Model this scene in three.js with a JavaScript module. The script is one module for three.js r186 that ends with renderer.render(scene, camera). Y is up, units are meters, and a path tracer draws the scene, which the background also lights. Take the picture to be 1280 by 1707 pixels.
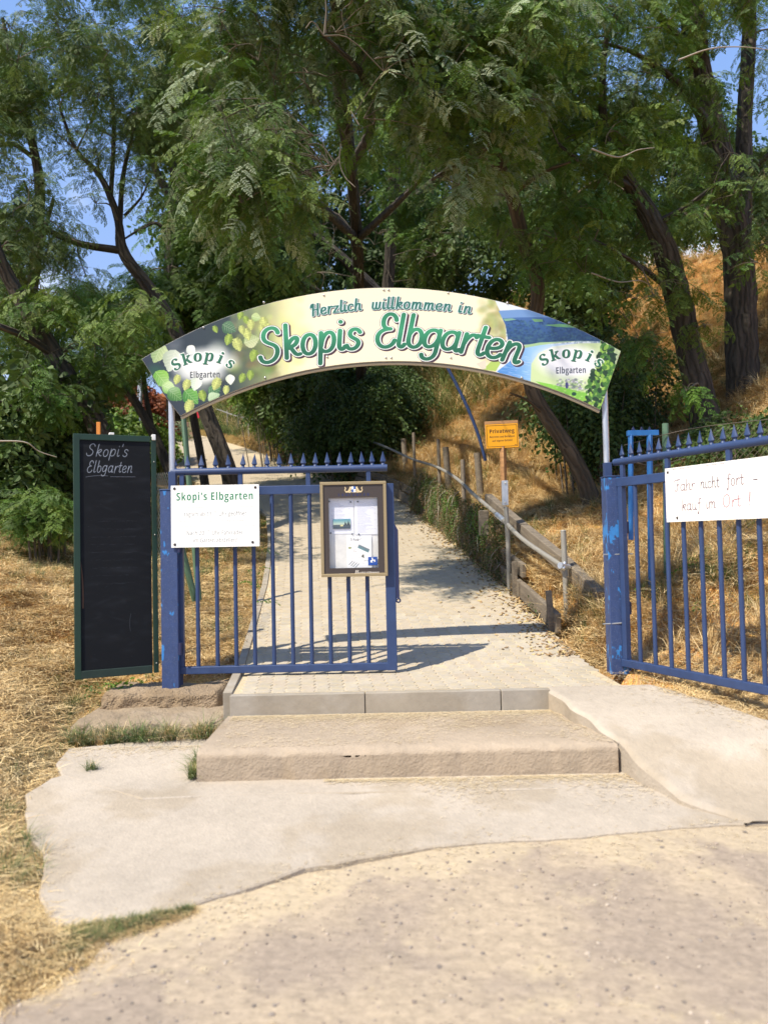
import * as THREE from 'three';
import { mergeGeometries } from 'three/addons/utils/BufferGeometryUtils.js';
import { RoundedBoxGeometry } from 'three/addons/geometries/RoundedBoxGeometry.js';

// ------------------------------------------------------------------ camera, sky, sun, exposure
const V3 = THREE.Vector3, V = (x, y, z) => new V3(x, y, z), R = Math.PI / 180;
const scene = new THREE.Scene();
const F = 1300, EYE = 1.65;                                   // focal length in photo pixels (1280 x 1707), eye height
const camera = new THREE.PerspectiveCamera(2 * Math.atan(853.5 / F) / R, 1280 / 1707, 0.05, 600);
camera.position.set(0, EYE, 0);
camera.rotation.order = 'YXZ';
camera.rotation.set(2.14 * R, 0, -1.2 * R);
camera.focus = 8.6;
camera.userData.fStop = 1.5;
scene.add(camera);
const SUN = V(-0.56, 1, 0.33).normalize();                    // towards the sun: behind the camera and to its left, 57 degrees up
const sun = new THREE.DirectionalLight(new THREE.Color(1, 0.915, 0.76), 4.7);
sun.position.copy(SUN).multiplyScalar(60);
sun.target.position.set(0, 0, -8);
sun.castShadow = true; sun.shadow.radius = 1; sun.shadow.mapSize.set(4096, 4096);
Object.assign(sun.shadow.camera, { left: -30, right: 30, top: 30, bottom: -30, near: 1, far: 160 });
scene.add(sun, sun.target);
const renderer = new THREE.WebGLRenderer({ antialias: true });
renderer.toneMapping = THREE.LinearToneMapping;
renderer.toneMappingExposure = 1.5;
renderer.shadowMap.enabled = true;

// ------------------------------------------------------------------ random numbers and noise
function rng(a) { return () => { a = (a + 0x6d2b79f5) | 0; let t = Math.imul(a ^ (a >>> 15), 1 | a); t = (t + Math.imul(t ^ (t >>> 7), 61 | t)) ^ t; return ((t ^ (t >>> 14)) >>> 0) / 4294967296; }; }
const rnd = rng(77), rr = (a, b, r = rnd) => a + (b - a) * r(), clamp = THREE.MathUtils.clamp, lerp = THREE.MathUtils.lerp, sstep = THREE.MathUtils.smoothstep;
const gauss = (r = rnd) => (r() + r() + r() - 1.5) * 1.15;
const hash = (x, y, s) => { let h = Math.imul(x, 374761393) ^ Math.imul(y, 668265263) ^ Math.imul(s, 974634777); h = Math.imul(h ^ (h >>> 13), 1274126177); return ((h ^ (h >>> 16)) >>> 0) / 4294967296; };
function vnoise(x, y, s = 0, per = 0) {                       // value noise, 0..1, with period per when given
  const ix = Math.floor(x), iy = Math.floor(y), fx = x - ix, fy = y - iy, u = fx * fx * (3 - 2 * fx), v = fy * fy * (3 - 2 * fy), m = (k) => (per ? ((k % per) + per) % per : k);
  const a = hash(m(ix), m(iy), s), b = hash(m(ix + 1), m(iy), s), c = hash(m(ix), m(iy + 1), s), d = hash(m(ix + 1), m(iy + 1), s);
  return lerp(lerp(a, b, u), lerp(c, d, u), v);
}
function fbm(x, y, s = 0, oct = 4, per = 0) { let a = 0.5, t = 0, n = 0; for (let i = 0; i < oct; i++) { t += a * vnoise(x, y, s + i * 17, per); n += a; a *= 0.55; x *= 2; y *= 2; per *= 2; } return t / n; }
const pw = (tab, v) => { if (v <= tab[0][0]) return tab[0][1]; for (let i = 1; i < tab.length; i++) if (v <= tab[i][0]) return lerp(tab[i - 1][1], tab[i][1], (v - tab[i - 1][0]) / (tab[i][0] - tab[i - 1][0])); return tab[tab.length - 1][1]; };

// a computed sky: blue air with a few torn clouds, the same all the way round
{
  const w = 1024, h = 512, d = new Float32Array(w * h * 4);
  for (let j = 0; j < h; j++) {
    const el = (j + 0.5) / h * Math.PI - Math.PI / 2, y = Math.sin(el), up = Math.max(y, 0);
    for (let i = 0; i < w; i++) {
      const az = (i + 0.5) / w * 2 * Math.PI, k = Math.pow(1 - up, 3.2);
      let c = [lerp(0.165, 0.46, k), lerp(0.3, 0.57, k), lerp(0.62, 0.78, k)];
      if (y > 0.02) {
        const q = 1.2 / (y + 0.25), px = Math.cos(az) * Math.cos(el) * q, pz = Math.sin(az) * Math.cos(el) * q;
        const cl = sstep(fbm(px * 2.1 + 31.3, pz * 2.1 + 8.2, 5, 6), 0.5, 0.72) * 0.8;
        c = c.map((v, n) => lerp(v, [1.0, 1.0, 1.04][n], cl));
      }
      if (y < 0) { const g = sstep(-y, 0, 0.15); c = c.map((v, n) => lerp(v, [0.16, 0.15, 0.1][n], g)); }
      d.set([c[0], c[1], c[2], 1], (j * w + i) * 4);
    }
  }
  const t = new THREE.DataTexture(d, w, h, THREE.RGBAFormat, THREE.FloatType);
  t.mapping = THREE.EquirectangularReflectionMapping; t.magFilter = THREE.LinearFilter; t.needsUpdate = true;
  scene.background = t; scene.environment = t;
}

// ------------------------------------------------------------------ helpers: where a photo pixel lies in the place, the lie of the land
const camE = camera.rotation;
function ray(px, py) { return V((px - 640) / F, (853.5 - py) / F, -1).applyEuler(camE); }
function at(px, py, D) { const r = ray(px, py); return r.multiplyScalar(D / -r.z).add(camera.position); }   // the point at depth D (metres ahead) seen at that pixel

const PATH_R = [[5.9, 1.78], [7.5, 1.66], [10.2, 1.42], [13.1, 1.08], [16.5, 0.62], [18.8, 0.1], [21, -0.95], [26, -3.2], [32, -5.6], [38, -8.3], [46, -12.5], [70, -26]];
const PATH_L = [[5.9, -1.17], [10.2, -1.52], [13.1, -1.88], [16, -2.35], [17.5, -2.9], [19, -3.9], [23.5, -6.2], [29.5, -8.7], [36, -11.4], [44, -15.5], [70, -29]];
const PATH_Y = [[5.88, 0.52], [6.75, 0.548], [7.6, 0.69], [10.2, 1.17], [15, 2.02], [60, 11.5]];
const xr = (D) => pw(PATH_R, D), xl = (D) => pw(PATH_L, D), pathY = (D) => pw(PATH_Y, D);
const slabY = (D) => 0.03 + (clamp(D, 3, 4.89) - 3.3) * 0.107;
const rampY = (D) => pw([[3.4, 0.045], [4.0, 0.109], [4.2, 0.14], [4.5, 0.21], [4.89, 0.37], [5.3, 0.45], [5.9, 0.523], [6.6, 0.55]], D);
const B0 = [[3.0, -0.05], [4.3, 0.08], [4.89, 0.12], [5.85, 0.15], [6.2, 0.24], [6.75, 0.42], [7.2, 0.54], [7.7, 0.64], [10.2, 1.1], [15, 1.95], [60, 11.3], [90, 15]];
const slabTop = (D) => 0.041 + 0.107 * (D - 3.4), roadY = (D) => { const a = slabTop(D) - 0.016, b = -0.012; return a > b + 0.04 ? a : b + 0.01 + (Math.max(a, b - 0.04) - b + 0.04) ** 2 / 0.16 * 0.75; };
function H(x, D) {                                            // height of the bare ground
  let y = pw(B0, D);
  const n = (fbm(x * 0.7 + 40, D * 0.7, 3, 4) - 0.5);
  const L = pw([[2, -4], [2.6, -2.6], [2.75, -1.75], [2.95, -1.32], [3.2, -1.2], [3.45, -1.5], [3.7, -1.68], [4.4, -2.1], [5.9, -2.45], [6.6, -2.7], [8, -1.75], [10.2, -1.8], [13, -2.1], [16, -2.6], [70, -30]], D), Rr = pw([[3.9, 2.45], [5.9, 2.1], [6.6, 1.95], [8, 1.85], [10.2, 1.62], [13, 1.3], [16.5, 0.85], [21, -0.7], [26, -2.9], [38, -8], [70, -25]], D);
  if (x < L) { const t = L - x; y += 0.23 * t - 0.012 * Math.max(0, t - 3) ** 2 * (t < 9 ? 1 : 0) - (t >= 9 ? 0.43 + (t - 9) * 0.3 : 0); y += D < 7.2 ? sstep(t, 0, 0.5) * (D < 4.4 ? 0.06 : D < 5.85 ? lerp(0.06, 0.13, (D - 4.4) / 1.45) : lerp(0.22, 0.04, clamp((D - 5.9) / 1.3, 0, 1))) : 0; y += n * 0.35 * sstep(t, 0, 1); }
  if (x > Rr) {
    const t = x - Rr, wall = D > 7 ? 0.36 * sstep(t, -0.02, 0.12) * sstep(D, 7, 7.6) : 0;
    y = D < 6.8 ? Math.max(y, rampY(D) - 0.02 + 0.02 * sstep(t, 0, 0.4)) : y;
    y += wall + 0.2 * Math.min(t, 8) + 0.058 * Math.min(t, 8) ** 2 + (t > 8 ? (t - 8) * 0.1 : 0) + n * 0.5 * sstep(t, 0.1, 1.5);
    if (D < 7) y -= 0.09 * sstep(7 - D, 0, 0.8) * sstep(t, 0, 0.3);
    if (D < 6) y -= (0.058 * Math.min(t, 9) ** 2 + 0.2 * t) * sstep(6 - D, 0, 1.4) * 0.75;
  }
  return y;
}
const onGround = (x, D, lift = 0) => V(x, H(x, D) + lift, -D);
function hit(px, py, far = 60) {                              // where the line of sight through a pixel meets the ground
  for (let D = 2.4; D < far; D *= 1.01) { const p = at(px, py, D); if (p.y < H(p.x, D)) return p; }
  return at(px, py, far);
}

// names, tags
const used = new Map();
function numbered(name) { const n = used.get(name) ?? 0; used.set(name, n + 1); return n ? name + '_' + String(n).padStart(3, '0') : name; }
function put(o, parent) { o.castShadow = o.receiveShadow = true; (parent ?? scene).add(o); return o; }
function tag(o, label, category, group) { Object.assign(o.userData, { label, category }); if (group) o.userData.group = group; return o; }
function thing(name, label, category, pos = V(0, 0, 0), group) { const o = new THREE.Group(); o.name = numbered(name); o.position.copy(pos); scene.add(o); return tag(o, label, category, group); }
function part(name, geo, mat, parent, pos, label) { const m = new THREE.Mesh(geo, mat); m.name = numbered(name); if (pos) m.position.copy(pos); if (label) m.userData.label = label; return put(m, parent); }
function structure(name, geo, mat, label) { const m = part(name, geo, mat); m.userData.kind = 'structure'; if (label) m.userData.label = label; return m; }
function instanced(name, geo, mat, list, parent) {            // list of [matrix, colour]
  const m = new THREE.InstancedMesh(geo, mat, list.length); m.name = numbered(name);
  list.forEach(([x, c], i) => { m.setMatrixAt(i, x); if (c) m.setColorAt(i, c); });
  m.userData.kind = 'stuff'; return put(m, parent);
}

// geometry
function plain(g) { g = g.index ? g.toNonIndexed() : g; for (const k of Object.keys(g.attributes)) if (!['position', 'normal', 'uv'].includes(k)) g.deleteAttribute(k); if (!g.attributes.normal) g.computeVertexNormals(); if (!g.attributes.uv) g.setAttribute('uv', new THREE.BufferAttribute(new Float32Array(g.attributes.position.count * 2), 2)); g.clearGroups(); return g; }
const merge = (list) => mergeGeometries(list.map(plain), false);
function boxUV(g) {                                           // uv in metres from the geometry's own axes, by the way each face points
  g = plain(g); const p = g.attributes.position, uv = g.attributes.uv, a = V(), b = V(), c = V();
  for (let i = 0; i < p.count; i += 3) {
    a.fromBufferAttribute(p, i); b.fromBufferAttribute(p, i + 1).sub(a); c.fromBufferAttribute(p, i + 2).sub(a); b.cross(c);
    const x = Math.abs(b.x), y = Math.abs(b.y), z = Math.abs(b.z);
    for (let k = 0; k < 3; k++) { const q = i + k; if (y >= x && y >= z) uv.setXY(q, p.getX(q), p.getZ(q)); else if (x >= z) uv.setXY(q, p.getZ(q), p.getY(q)); else uv.setXY(q, p.getX(q), p.getY(q)); }
  }
  return g;
}
function box(w, h, d, x = 0, y = 0, z = 0, r = 0.004) { return boxUV(new RoundedBoxGeometry(w, h, d, 1, Math.min(r, w / 2.2, h / 2.2, d / 2.2)).translate(x, y, z)); }
function rod(a, b, r0, r1 = r0, seg = 10) { const l = a.distanceTo(b), g = new THREE.CylinderGeometry(r1, r0, l, seg); g.translate(0, l / 2, 0).applyQuaternion(new THREE.Quaternion().setFromUnitVectors(V(0, 1, 0), b.clone().sub(a).normalize())); return g.translate(a.x, a.y, a.z); }
function tube(pts, radii, radial = 8, steps = 4, rough = 0, seed = 1, cap = true) {     // a tapered limb through points
  const n = (pts.length - 1) * steps, curve = pts.length > 2 ? new THREE.CatmullRomCurve3(pts, false, 'centripetal') : new THREE.LineCurve3(pts[0], pts[1]);
  const pos = [], uv = [], idx = []; let N = V(0, 0, 1), len = 0, prev = null;
  for (let i = 0; i <= n; i++) {
    const t = i / n, p = curve.getPoint(t), T = curve.getTangent(t).normalize(), k = t * (pts.length - 1), j = Math.min(Math.floor(k), pts.length - 2), r = lerp(radii[j], radii[j + 1], k - j);
    N.sub(T.clone().multiplyScalar(N.dot(T))); if (N.lengthSq() < 1e-6) N = V(1, 0, 0).sub(T.clone().multiplyScalar(T.x)); N.normalize();
    const Bn = T.clone().cross(N); if (prev) len += p.distanceTo(prev); prev = p;
    for (let s = 0; s <= radial; s++) {
      const a = s / radial * 2 * Math.PI, q = s % radial, f = r * (1 + rough * (2 * fbm(q * 1.7 + seed * 9, len * 5, seed, 3) - 1));
      const v = p.clone().addScaledVector(N, Math.cos(a) * f).addScaledVector(Bn, Math.sin(a) * f);
      pos.push(v.x, v.y, v.z); uv.push(s / radial * Math.max(1, Math.round(2 * Math.PI * radii[0] / 0.5)) * 0.5, len);
    }
  }
  for (let i = 0; i < n; i++) for (let s = 0; s < radial; s++) { const a = i * (radial + 1) + s, b = a + radial + 1; idx.push(a, a + 1, b, b, a + 1, b + 1); }
  if (cap) for (const [base, flip] of [[0, 0], [n * (radial + 1), 1]]) for (let s = 1; s < radial - 1; s++) idx.push(...(flip ? [base, base + s, base + s + 1] : [base, base + s + 1, base + s]));
  const g = new THREE.BufferGeometry(); g.setAttribute('position', new THREE.Float32BufferAttribute(pos, 3)); g.setAttribute('uv', new THREE.Float32BufferAttribute(uv, 2)); g.setIndex(idx); g.computeVertexNormals();
  return g;
}
function grid(nu, nv, f, skirt = 0) {                         // a sheet f(u, v) -> point, with sides reaching down when skirt is given
  const pos = [], uv = [], idx = [], id = (i, j) => j * (nu + 1) + i;
  for (let j = 0; j <= nv; j++) for (let i = 0; i <= nu; i++) { const p = f(i / nu, j / nv); pos.push(p.x, p.y, p.z); uv.push(p.x, -p.z); }
  for (let j = 0; j < nv; j++) for (let i = 0; i < nu; i++) idx.push(id(i, j), id(i + 1, j), id(i, j + 1), id(i + 1, j), id(i + 1, j + 1), id(i, j + 1));
  if (skirt) {
    const ring = []; for (let i = 0; i < nu; i++) ring.push(id(i, 0)); for (let j = 0; j < nv; j++) ring.push(id(nu, j)); for (let i = nu; i > 0; i--) ring.push(id(i, nv)); for (let j = nv; j > 0; j--) ring.push(id(0, j));
    const o = pos.length / 3; let run = 0;
    ring.forEach((k, m) => { const l = ring[(m + ring.length - 1) % ring.length]; run += Math.hypot(pos[k * 3] - pos[l * 3], pos[k * 3 + 2] - pos[l * 3 + 2]); pos.push(pos[k * 3], pos[k * 3 + 1], pos[k * 3 + 2], pos[k * 3], pos[k * 3 + 1] - skirt, pos[k * 3 + 2]); uv.push(run, pos[k * 3 + 1], run, pos[k * 3 + 1] - skirt); });
    ring.forEach((k, m) => { const a = o + m * 2, b = o + ((m + 1) % ring.length) * 2; idx.push(a, a + 1, b, b, a + 1, b + 1); });
  }
  const g = new THREE.BufferGeometry(); g.setAttribute('position', new THREE.Float32BufferAttribute(pos, 3)); g.setAttribute('uv', new THREE.Float32BufferAttribute(uv, 2)); g.setIndex(idx); g.computeVertexNormals();
  return g;
}
function plate(outline, depth, bevel = 0.004) { return new THREE.ExtrudeGeometry(new THREE.Shape(outline.map(([x, y]) => new THREE.Vector2(x, y))), { depth, bevelEnabled: bevel > 0, bevelThickness: bevel, bevelSize: bevel, bevelOffset: -bevel, bevelSegments: 1 }); }

// ------------------------------------------------------------------ textures and materials
function canvasTex(w, h, draw, repeat) {
  const c = document.createElement('canvas'); c.width = w; c.height = h; const x = c.getContext('2d'); draw(x, w, h);
  const t = new THREE.CanvasTexture(c); t.colorSpace = THREE.SRGBColorSpace; t.wrapS = t.wrapT = repeat ? THREE.RepeatWrapping : THREE.ClampToEdgeWrapping; if (repeat) t.repeat.set(1 / repeat, 1 / repeat); return t;
}
function dataTex(n, f, repeat, srgb = true, n2 = n) {            // f(u, v) -> linear colour [r, g, b] or a height; the texture spans repeat metres
  const d = new Uint8Array(n * n2 * 4), enc = (v) => Math.round(255 * (v <= 0.0031308 ? v * 12.92 : 1.055 * Math.pow(clamp(v, 0, 1), 1 / 2.4) - 0.055));
  for (let j = 0; j < n2; j++) for (let i = 0; i < n; i++) { const c = f(i / n, j / n2, i, j); if (srgb) d.set([enc(c[0]), enc(c[1]), enc(c[2]), 255], (j * n + i) * 4); else { const q = clamp(c, 0, 1) * 255; d.set([q, q, q, 255], (j * n + i) * 4); } }
  const t = new THREE.DataTexture(d, n, n2); t.magFilter = THREE.LinearFilter; t.wrapS = t.wrapT = THREE.RepeatWrapping; t.colorSpace = srgb ? THREE.SRGBColorSpace : THREE.NoColorSpace; if (repeat) t.repeat.set(1 / repeat, n / n2 / repeat); t.needsUpdate = true; return t;
}
const mat = (o) => new THREE.MeshPhysicalMaterial(o), rgb = (r, g, b) => new THREE.Color().setRGB(r, g, b), mixc = (a, b, t) => a.map((v, i) => lerp(v, b[i], t));

const concreteTex = dataTex(1024, (u, v) => {
  const a = fbm(u * 4, v * 4, 1, 5, 4), b = fbm(u * 64, v * 64, 9, 3, 64), c = vnoise(u * 300, v * 300, 4, 300), st = sstep(fbm(u * 5, v * 5, 33, 5, 5), 0.48, 0.68);
  const k = 0.72 + 0.34 * a + 0.16 * (b - 0.5) + (c > 0.93 ? -0.16 : 0) + (c < 0.05 ? 0.1 : 0);
  return mixc([0.46, 0.395, 0.32], [0.37, 0.3, 0.215], st * 0.6).map((x) => x * k);
}, 2.1);
const concreteBump = dataTex(512, (u, v) => 0.5 * fbm(u * 10, v * 10, 2, 4, 10) + 0.5 * fbm(u * 90, v * 90, 7, 3, 90), 1.05, false);
const bark = dataTex(512, (u, v) => { const a = fbm(u * 16, v * 5, 3, 4, 0), w = Math.abs(Math.sin((u * 8 + fbm(u * 6, v * 4, 8, 3) * 1.4) * Math.PI)); const k = 0.35 + 0.75 * w * a + 0.3 * a; return [0.078 * k, 0.064 * k, 0.05 * k]; }, 1);
const barkBump = dataTex(512, (u, v) => { const w = Math.abs(Math.sin((u * 8 + fbm(u * 6, v * 4, 8, 3) * 1.4) * Math.PI)); return 0.75 * w + 0.25 * fbm(u * 30, v * 20, 5, 3); }, 1, false);
const strawTex = canvasTex(1024, 1024, (x, w, h) => {
  const r = rng(5); x.fillStyle = 'rgb(150,118,72)'; x.fillRect(0, 0, w, h);
  for (let i = 0; i < 17000; i++) { const a = r() * 6.3, l = 10 + r() * 40, px = r() * w, py = r() * h, t = r(); x.strokeStyle = t < 0.22 ? `rgba(96,70,38,.6)` : t < 0.3 ? 'rgba(110,112,60,.5)' : `rgba(${195 + r() * 50},${160 + r() * 48},${98 + r() * 50},.7)`; x.lineWidth = 1 + r() * 1.8; for (const ox of [-w, 0, w]) for (const oy of [-h, 0, h]) { if (px + ox < -60 || px + ox > w + 60 || py + oy < -60 || py + oy > h + 60) continue; x.beginPath(); x.moveTo(px + ox, py + oy); x.quadraticCurveTo(px + ox + Math.cos(a + 0.4) * l * 0.5, py + oy + Math.sin(a + 0.4) * l * 0.5, px + ox + Math.cos(a) * l, py + oy + Math.sin(a) * l); x.stroke(); } }
}, 1.3);
const woodTex = dataTex(512, (u, v) => { const g = fbm(u * 5, v * 60, 6, 4, 0), k = 0.5 + 0.7 * g + 0.2 * (fbm(u * 40, v * 200, 2, 2) - 0.5); return [0.2 * k, 0.165 * k, 0.125 * k]; }, 1);
const scuff = dataTex(512, (u, v) => { const a = fbm(u * 8, v * 8, 12, 5, 8), c = vnoise(u * 200, v * 200, 4, 200), k = 0.8 + 0.4 * a - (c > 0.96 ? 0.25 : 0); return [k, k, k].map((q) => q * 0.82); }, 0.6);
const M = {
  concrete: mat({ map: concreteTex, bumpMap: concreteBump, bumpScale: 0.006, roughness: 0.93 }),
  step: mat({ map: concreteTex, color: rgb(0.88, 0.82, 0.75), bumpMap: concreteBump, bumpScale: 0.008, roughness: 0.95 }),
  kerb: mat({ map: concreteTex, color: rgb(0.86, 0.9, 0.95), bumpMap: concreteBump, bumpScale: 0.002, roughness: 0.85 }),
  stone: mat({ map: concreteTex, color: rgb(0.78, 0.72, 0.64), bumpMap: concreteBump, bumpScale: 0.02, roughness: 0.97 }),
  bark: mat({ map: bark, bumpMap: barkBump, bumpScale: 0.03, roughness: 0.95 }),
  barkWarm: mat({ map: bark, color: rgb(1.7, 1.5, 1.2), bumpMap: barkBump, bumpScale: 0.02, roughness: 0.95 }),
  deadwood: mat({ color: rgb(0.33, 0.29, 0.24), roughness: 0.95 }),
  twig: mat({ color: rgb(0.13, 0.105, 0.08), roughness: 0.95 }),
  ground: mat({ map: strawTex, vertexColors: true, roughness: 1, bumpMap: concreteBump, bumpScale: 0.03 }),
  wood: mat({ map: woodTex, bumpMap: woodTex, bumpScale: 0.006, roughness: 0.9 }),
  woodWarm: mat({ map: woodTex, color: rgb(2.1, 1.35, 0.75), bumpMap: woodTex, bumpScale: 0.002, roughness: 0.75 }),
  blue: mat({ map: scuff, color: rgb(0.034, 0.066, 0.175), roughness: 0.45, bumpMap: concreteBump, bumpScale: 0.0008 }),
  blueDark: mat({ map: scuff, color: rgb(0.024, 0.032, 0.1), roughness: 0.4 }),
  lightBlue: mat({ map: scuff, color: rgb(0.03, 0.2, 0.58), roughness: 0.5 }),
  galvanised: mat({ map: scuff, color: rgb(0.72, 0.76, 0.82), metalness: 0.75, roughness: 0.42 }),
  oldPipe: mat({ map: scuff, color: rgb(0.36, 0.345, 0.31), metalness: 0.3, roughness: 0.65 }),
  greenPaint: mat({ map: scuff, color: rgb(0.1, 0.19, 0.12), roughness: 0.6 }),
  white: mat({ map: scuff, color: rgb(0.95, 0.95, 0.93), roughness: 0.4 }),
  screw: mat({ color: rgb(0.06, 0.05, 0.05), roughness: 0.5, metalness: 0.4 }),
  steel: mat({ color: rgb(0.5, 0.5, 0.48), roughness: 0.35, metalness: 0.9 }),
  leaf: mat({ color: 0xffffff, roughness: 0.58, transmission: 0.45, thickness: 0, specularIntensity: 0.55 }),
  grass: mat({ color: 0xffffff, roughness: 0.9, transmission: 0.3, thickness: 0 }),
  dry: mat({ color: 0xffffff, roughness: 0.92 }),
};
// ------------------------------------------------------------------ the setting: ground, road, concrete apron, step, kerb, paved path
{
  const nx = 300, nz = 330, warp = (t, a, b) => a * t + b * t * t * t;
  const g = grid(nx, nz, (u, v) => { const s = u * 2 - 1, x = warp(s, 9, 46) + 0.3, D = -8 + 16 * v + (v > 0.35 ? 110 * (v - 0.35) ** 2.2 / 0.387 : 0); return V(x, H(x, D), -D); });
  const p = g.attributes.position, col = new Float32Array(p.count * 3);
  for (let i = 0; i < p.count; i++) {
    const x = p.getX(i), D = -p.getZ(i), n = fbm(x * 0.5, D * 0.5, 21, 4), m = fbm(x * 2.3, D * 2.3, 8, 3);
    let c = [1.25, 1.12, 0.92];
    if (x > xr(D)) c = mixc([1.2, 1.02, 0.78], [0.72, 0.62, 0.44], sstep(n, 0.4, 0.65));
    if (x > xr(D) && p.getY(i) > 5) c = mixc([0.86, 0.68, 0.5], [0.55, 0.45, 0.32], sstep(n, 0.5, 0.75));
    if (x < xl(D) && D > 9) c = mixc([0.5, 0.5, 0.26], [0.8, 0.66, 0.4], sstep(n, 0.42, 0.62));
    if (D > 20) c = mixc(c, [0.26, 0.3, 0.13], 0.75 * sstep(D, 20, 26));
    c = c.map((q) => q * (0.75 + 0.5 * m)); col.set(c, i * 3);
  }
  g.setAttribute('color', new THREE.BufferAttribute(col, 3));
  structure('ground', g, M.ground, 'dry straw covered slope rising on both sides of the paved path');
}
// outline of the apron in (x, depth), read along the concrete's edge
const APRON = [[-1.28, 5.62], [-2.28, 5.62], [-2.24, 5.3], [-2.1, 5.02], [-2.17, 4.72], [-2.05, 4.46], [-1.9, 4.2], [-1.72, 3.92], [-1.62, 3.66], [-1.46, 3.42], [-1.2, 3.41], [-0.95, 3.5], [-0.68, 3.64], [-0.42, 3.82], [-0.28, 3.86], [0.02, 3.95], [0.3, 4.02], [0.8, 4.06], [1.3, 4.12], [1.75, 4.18], [2.4, 4.16], [3.2, 4.05], [3.2, 4.5], [1.5, 4.95], [1.5, 5.4], [-1.28, 5.4]];
function wobble(o, step, amp, s) { const out = []; o.forEach(([x, y], i) => { const [x2, y2] = o[(i + 1) % o.length], n = Math.max(1, Math.round(Math.hypot(x2 - x, y2 - y) / step)); for (let k = 0; k < n; k++) { const a = lerp(x, x2, k / n), b = lerp(y, y2, k / n); out.push([a + amp * (2 * fbm(a * 5, b * 5, s, 3) - 1), b + amp * (2 * fbm(a * 5, b * 5, s + 5, 3) - 1)]); } }); return out; }
const inside = (o, x, y) => { let c = false; for (let i = 0, j = o.length - 1; i < o.length; j = i++) if ((o[i][1] > y) !== (o[j][1] > y) && x < (o[j][0] - o[i][0]) * (y - o[i][1]) / (o[j][1] - o[i][1]) + o[i][0]) c = !c; return c; };
const distTo = (o, x, y) => { let b = 1e9; for (let i = 0, j = o.length - 1; i < o.length; j = i++) { const dx = o[i][0] - o[j][0], dy = o[i][1] - o[j][1], t = clamp(((x - o[j][0]) * dx + (y - o[j][1]) * dy) / (dx * dx + dy * dy + 1e-9), 0, 1); b = Math.min(b, Math.hypot(x - o[j][0] - t * dx, y - o[j][1] - t * dy)); } return b; };
function slab(outline, top, thick) {                          // a flat-cast piece: outline in (x, depth), laid on the plane top(depth)
  const g = plate(outline, thick, 0.008), p = g.attributes.position;
  const pos = p.clone();
  for (let i = 0; i < p.count; i++) { const x = pos.getX(i), D = pos.getY(i), z = pos.getZ(i); p.setXYZ(i, x, top(D) + z - thick - 0.008, -D); }
  g.computeVertexNormals(); return boxUV(g);
}
{
  const crackFront = [[-2.04, 5.02], [-1.62, 4.73], [-1.45, 4.62], [-0.9, 4.66], [0.2, 4.64], [1.5, 4.66]];
  // two castings meet along a fine crack: the front one slopes to the road, the rear one lies flat before the step
  const front = [...crackFront.map(([x, d]) => [x, d - 0.002]), [3.2, 4.5], [3.2, 4.05], [2.4, 4.16], [1.75, 4.18], [1.3, 4.12], [0.8, 4.06], [0.3, 4.02], [0.02, 3.95], [-0.28, 3.86], [-0.42, 3.82], [-0.68, 3.64], [-0.95, 3.5], [-1.2, 3.41], [-1.46, 3.42], [-1.62, 3.66], [-1.72, 3.92], [-1.9, 4.2], [-2.05, 4.46], [-2.17, 4.72], [-2.12, 4.95]];
  const rear = [...crackFront.map(([x, d]) => [x, d + 0.004]).reverse(), [-2.1, 5.06], [-2.24, 5.3], [-2.28, 5.62], [-1.7, 5.8], [-1.1, 5.8], [-1.1, 5.4], [1.5, 5.4]];
  const a = thing('pavement', 'cracked concrete apron in front of the step', 'pavement'); a.userData.kind = 'structure'; delete a.userData.category;
  const lift = slabTop;
  part('concrete_slab', slab(wobble(front, 0.06, 0.026, 3), lift, 0.13), M.concrete, a);
  part('concrete_slab', slab(wobble(rear, 0.15, 0.006, 8), (D) => slabTop(4.64) + (D - 4.64) * 0.045 + 0.002, 0.13), M.concrete, a);
}
const rampEdge = (D) => pw([[4.2, 1.85], [4.4, 1.62], [4.6, 1.53], [4.89, 1.43], [5.4, 1.29], [5.86, 1.2]], D) + 0.012 * Math.sin(D * 17);
structure('ramp', grid(60, 44, (u, v) => { let D = lerp(4.12, 5.93, v); const a = rampEdge(D), b = pw([[4.1, 4.2], [4.6, 2.95], [5.2, 2.4], [5.93, 1.92]], D) + 0.1 * fbm(D * 4, 1, 3), x = lerp(a, b, u), e = Math.min(u * (b - a) / 0.03, 1); if (v === 0) D = pw([[1.3, 4.12], [1.75, 4.18], [2.4, 4.16], [3.2, 4.05], [4.4, 3.95]], x) - 0.05 * sstep(x, 1.9, 2.2) + 0.03 * fbm(x * 5, 2, 4); return V(x, rampY(D) + 0.004 + 0.01 * (fbm(x * 2, D * 2, 6, 3) - 0.5) * sstep(D, 4.2, 4.5) - 0.02 * (1 - e) ** 2, -D); }, 0.28), M.concrete, 'smooth concrete ramp beside the step');
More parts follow.
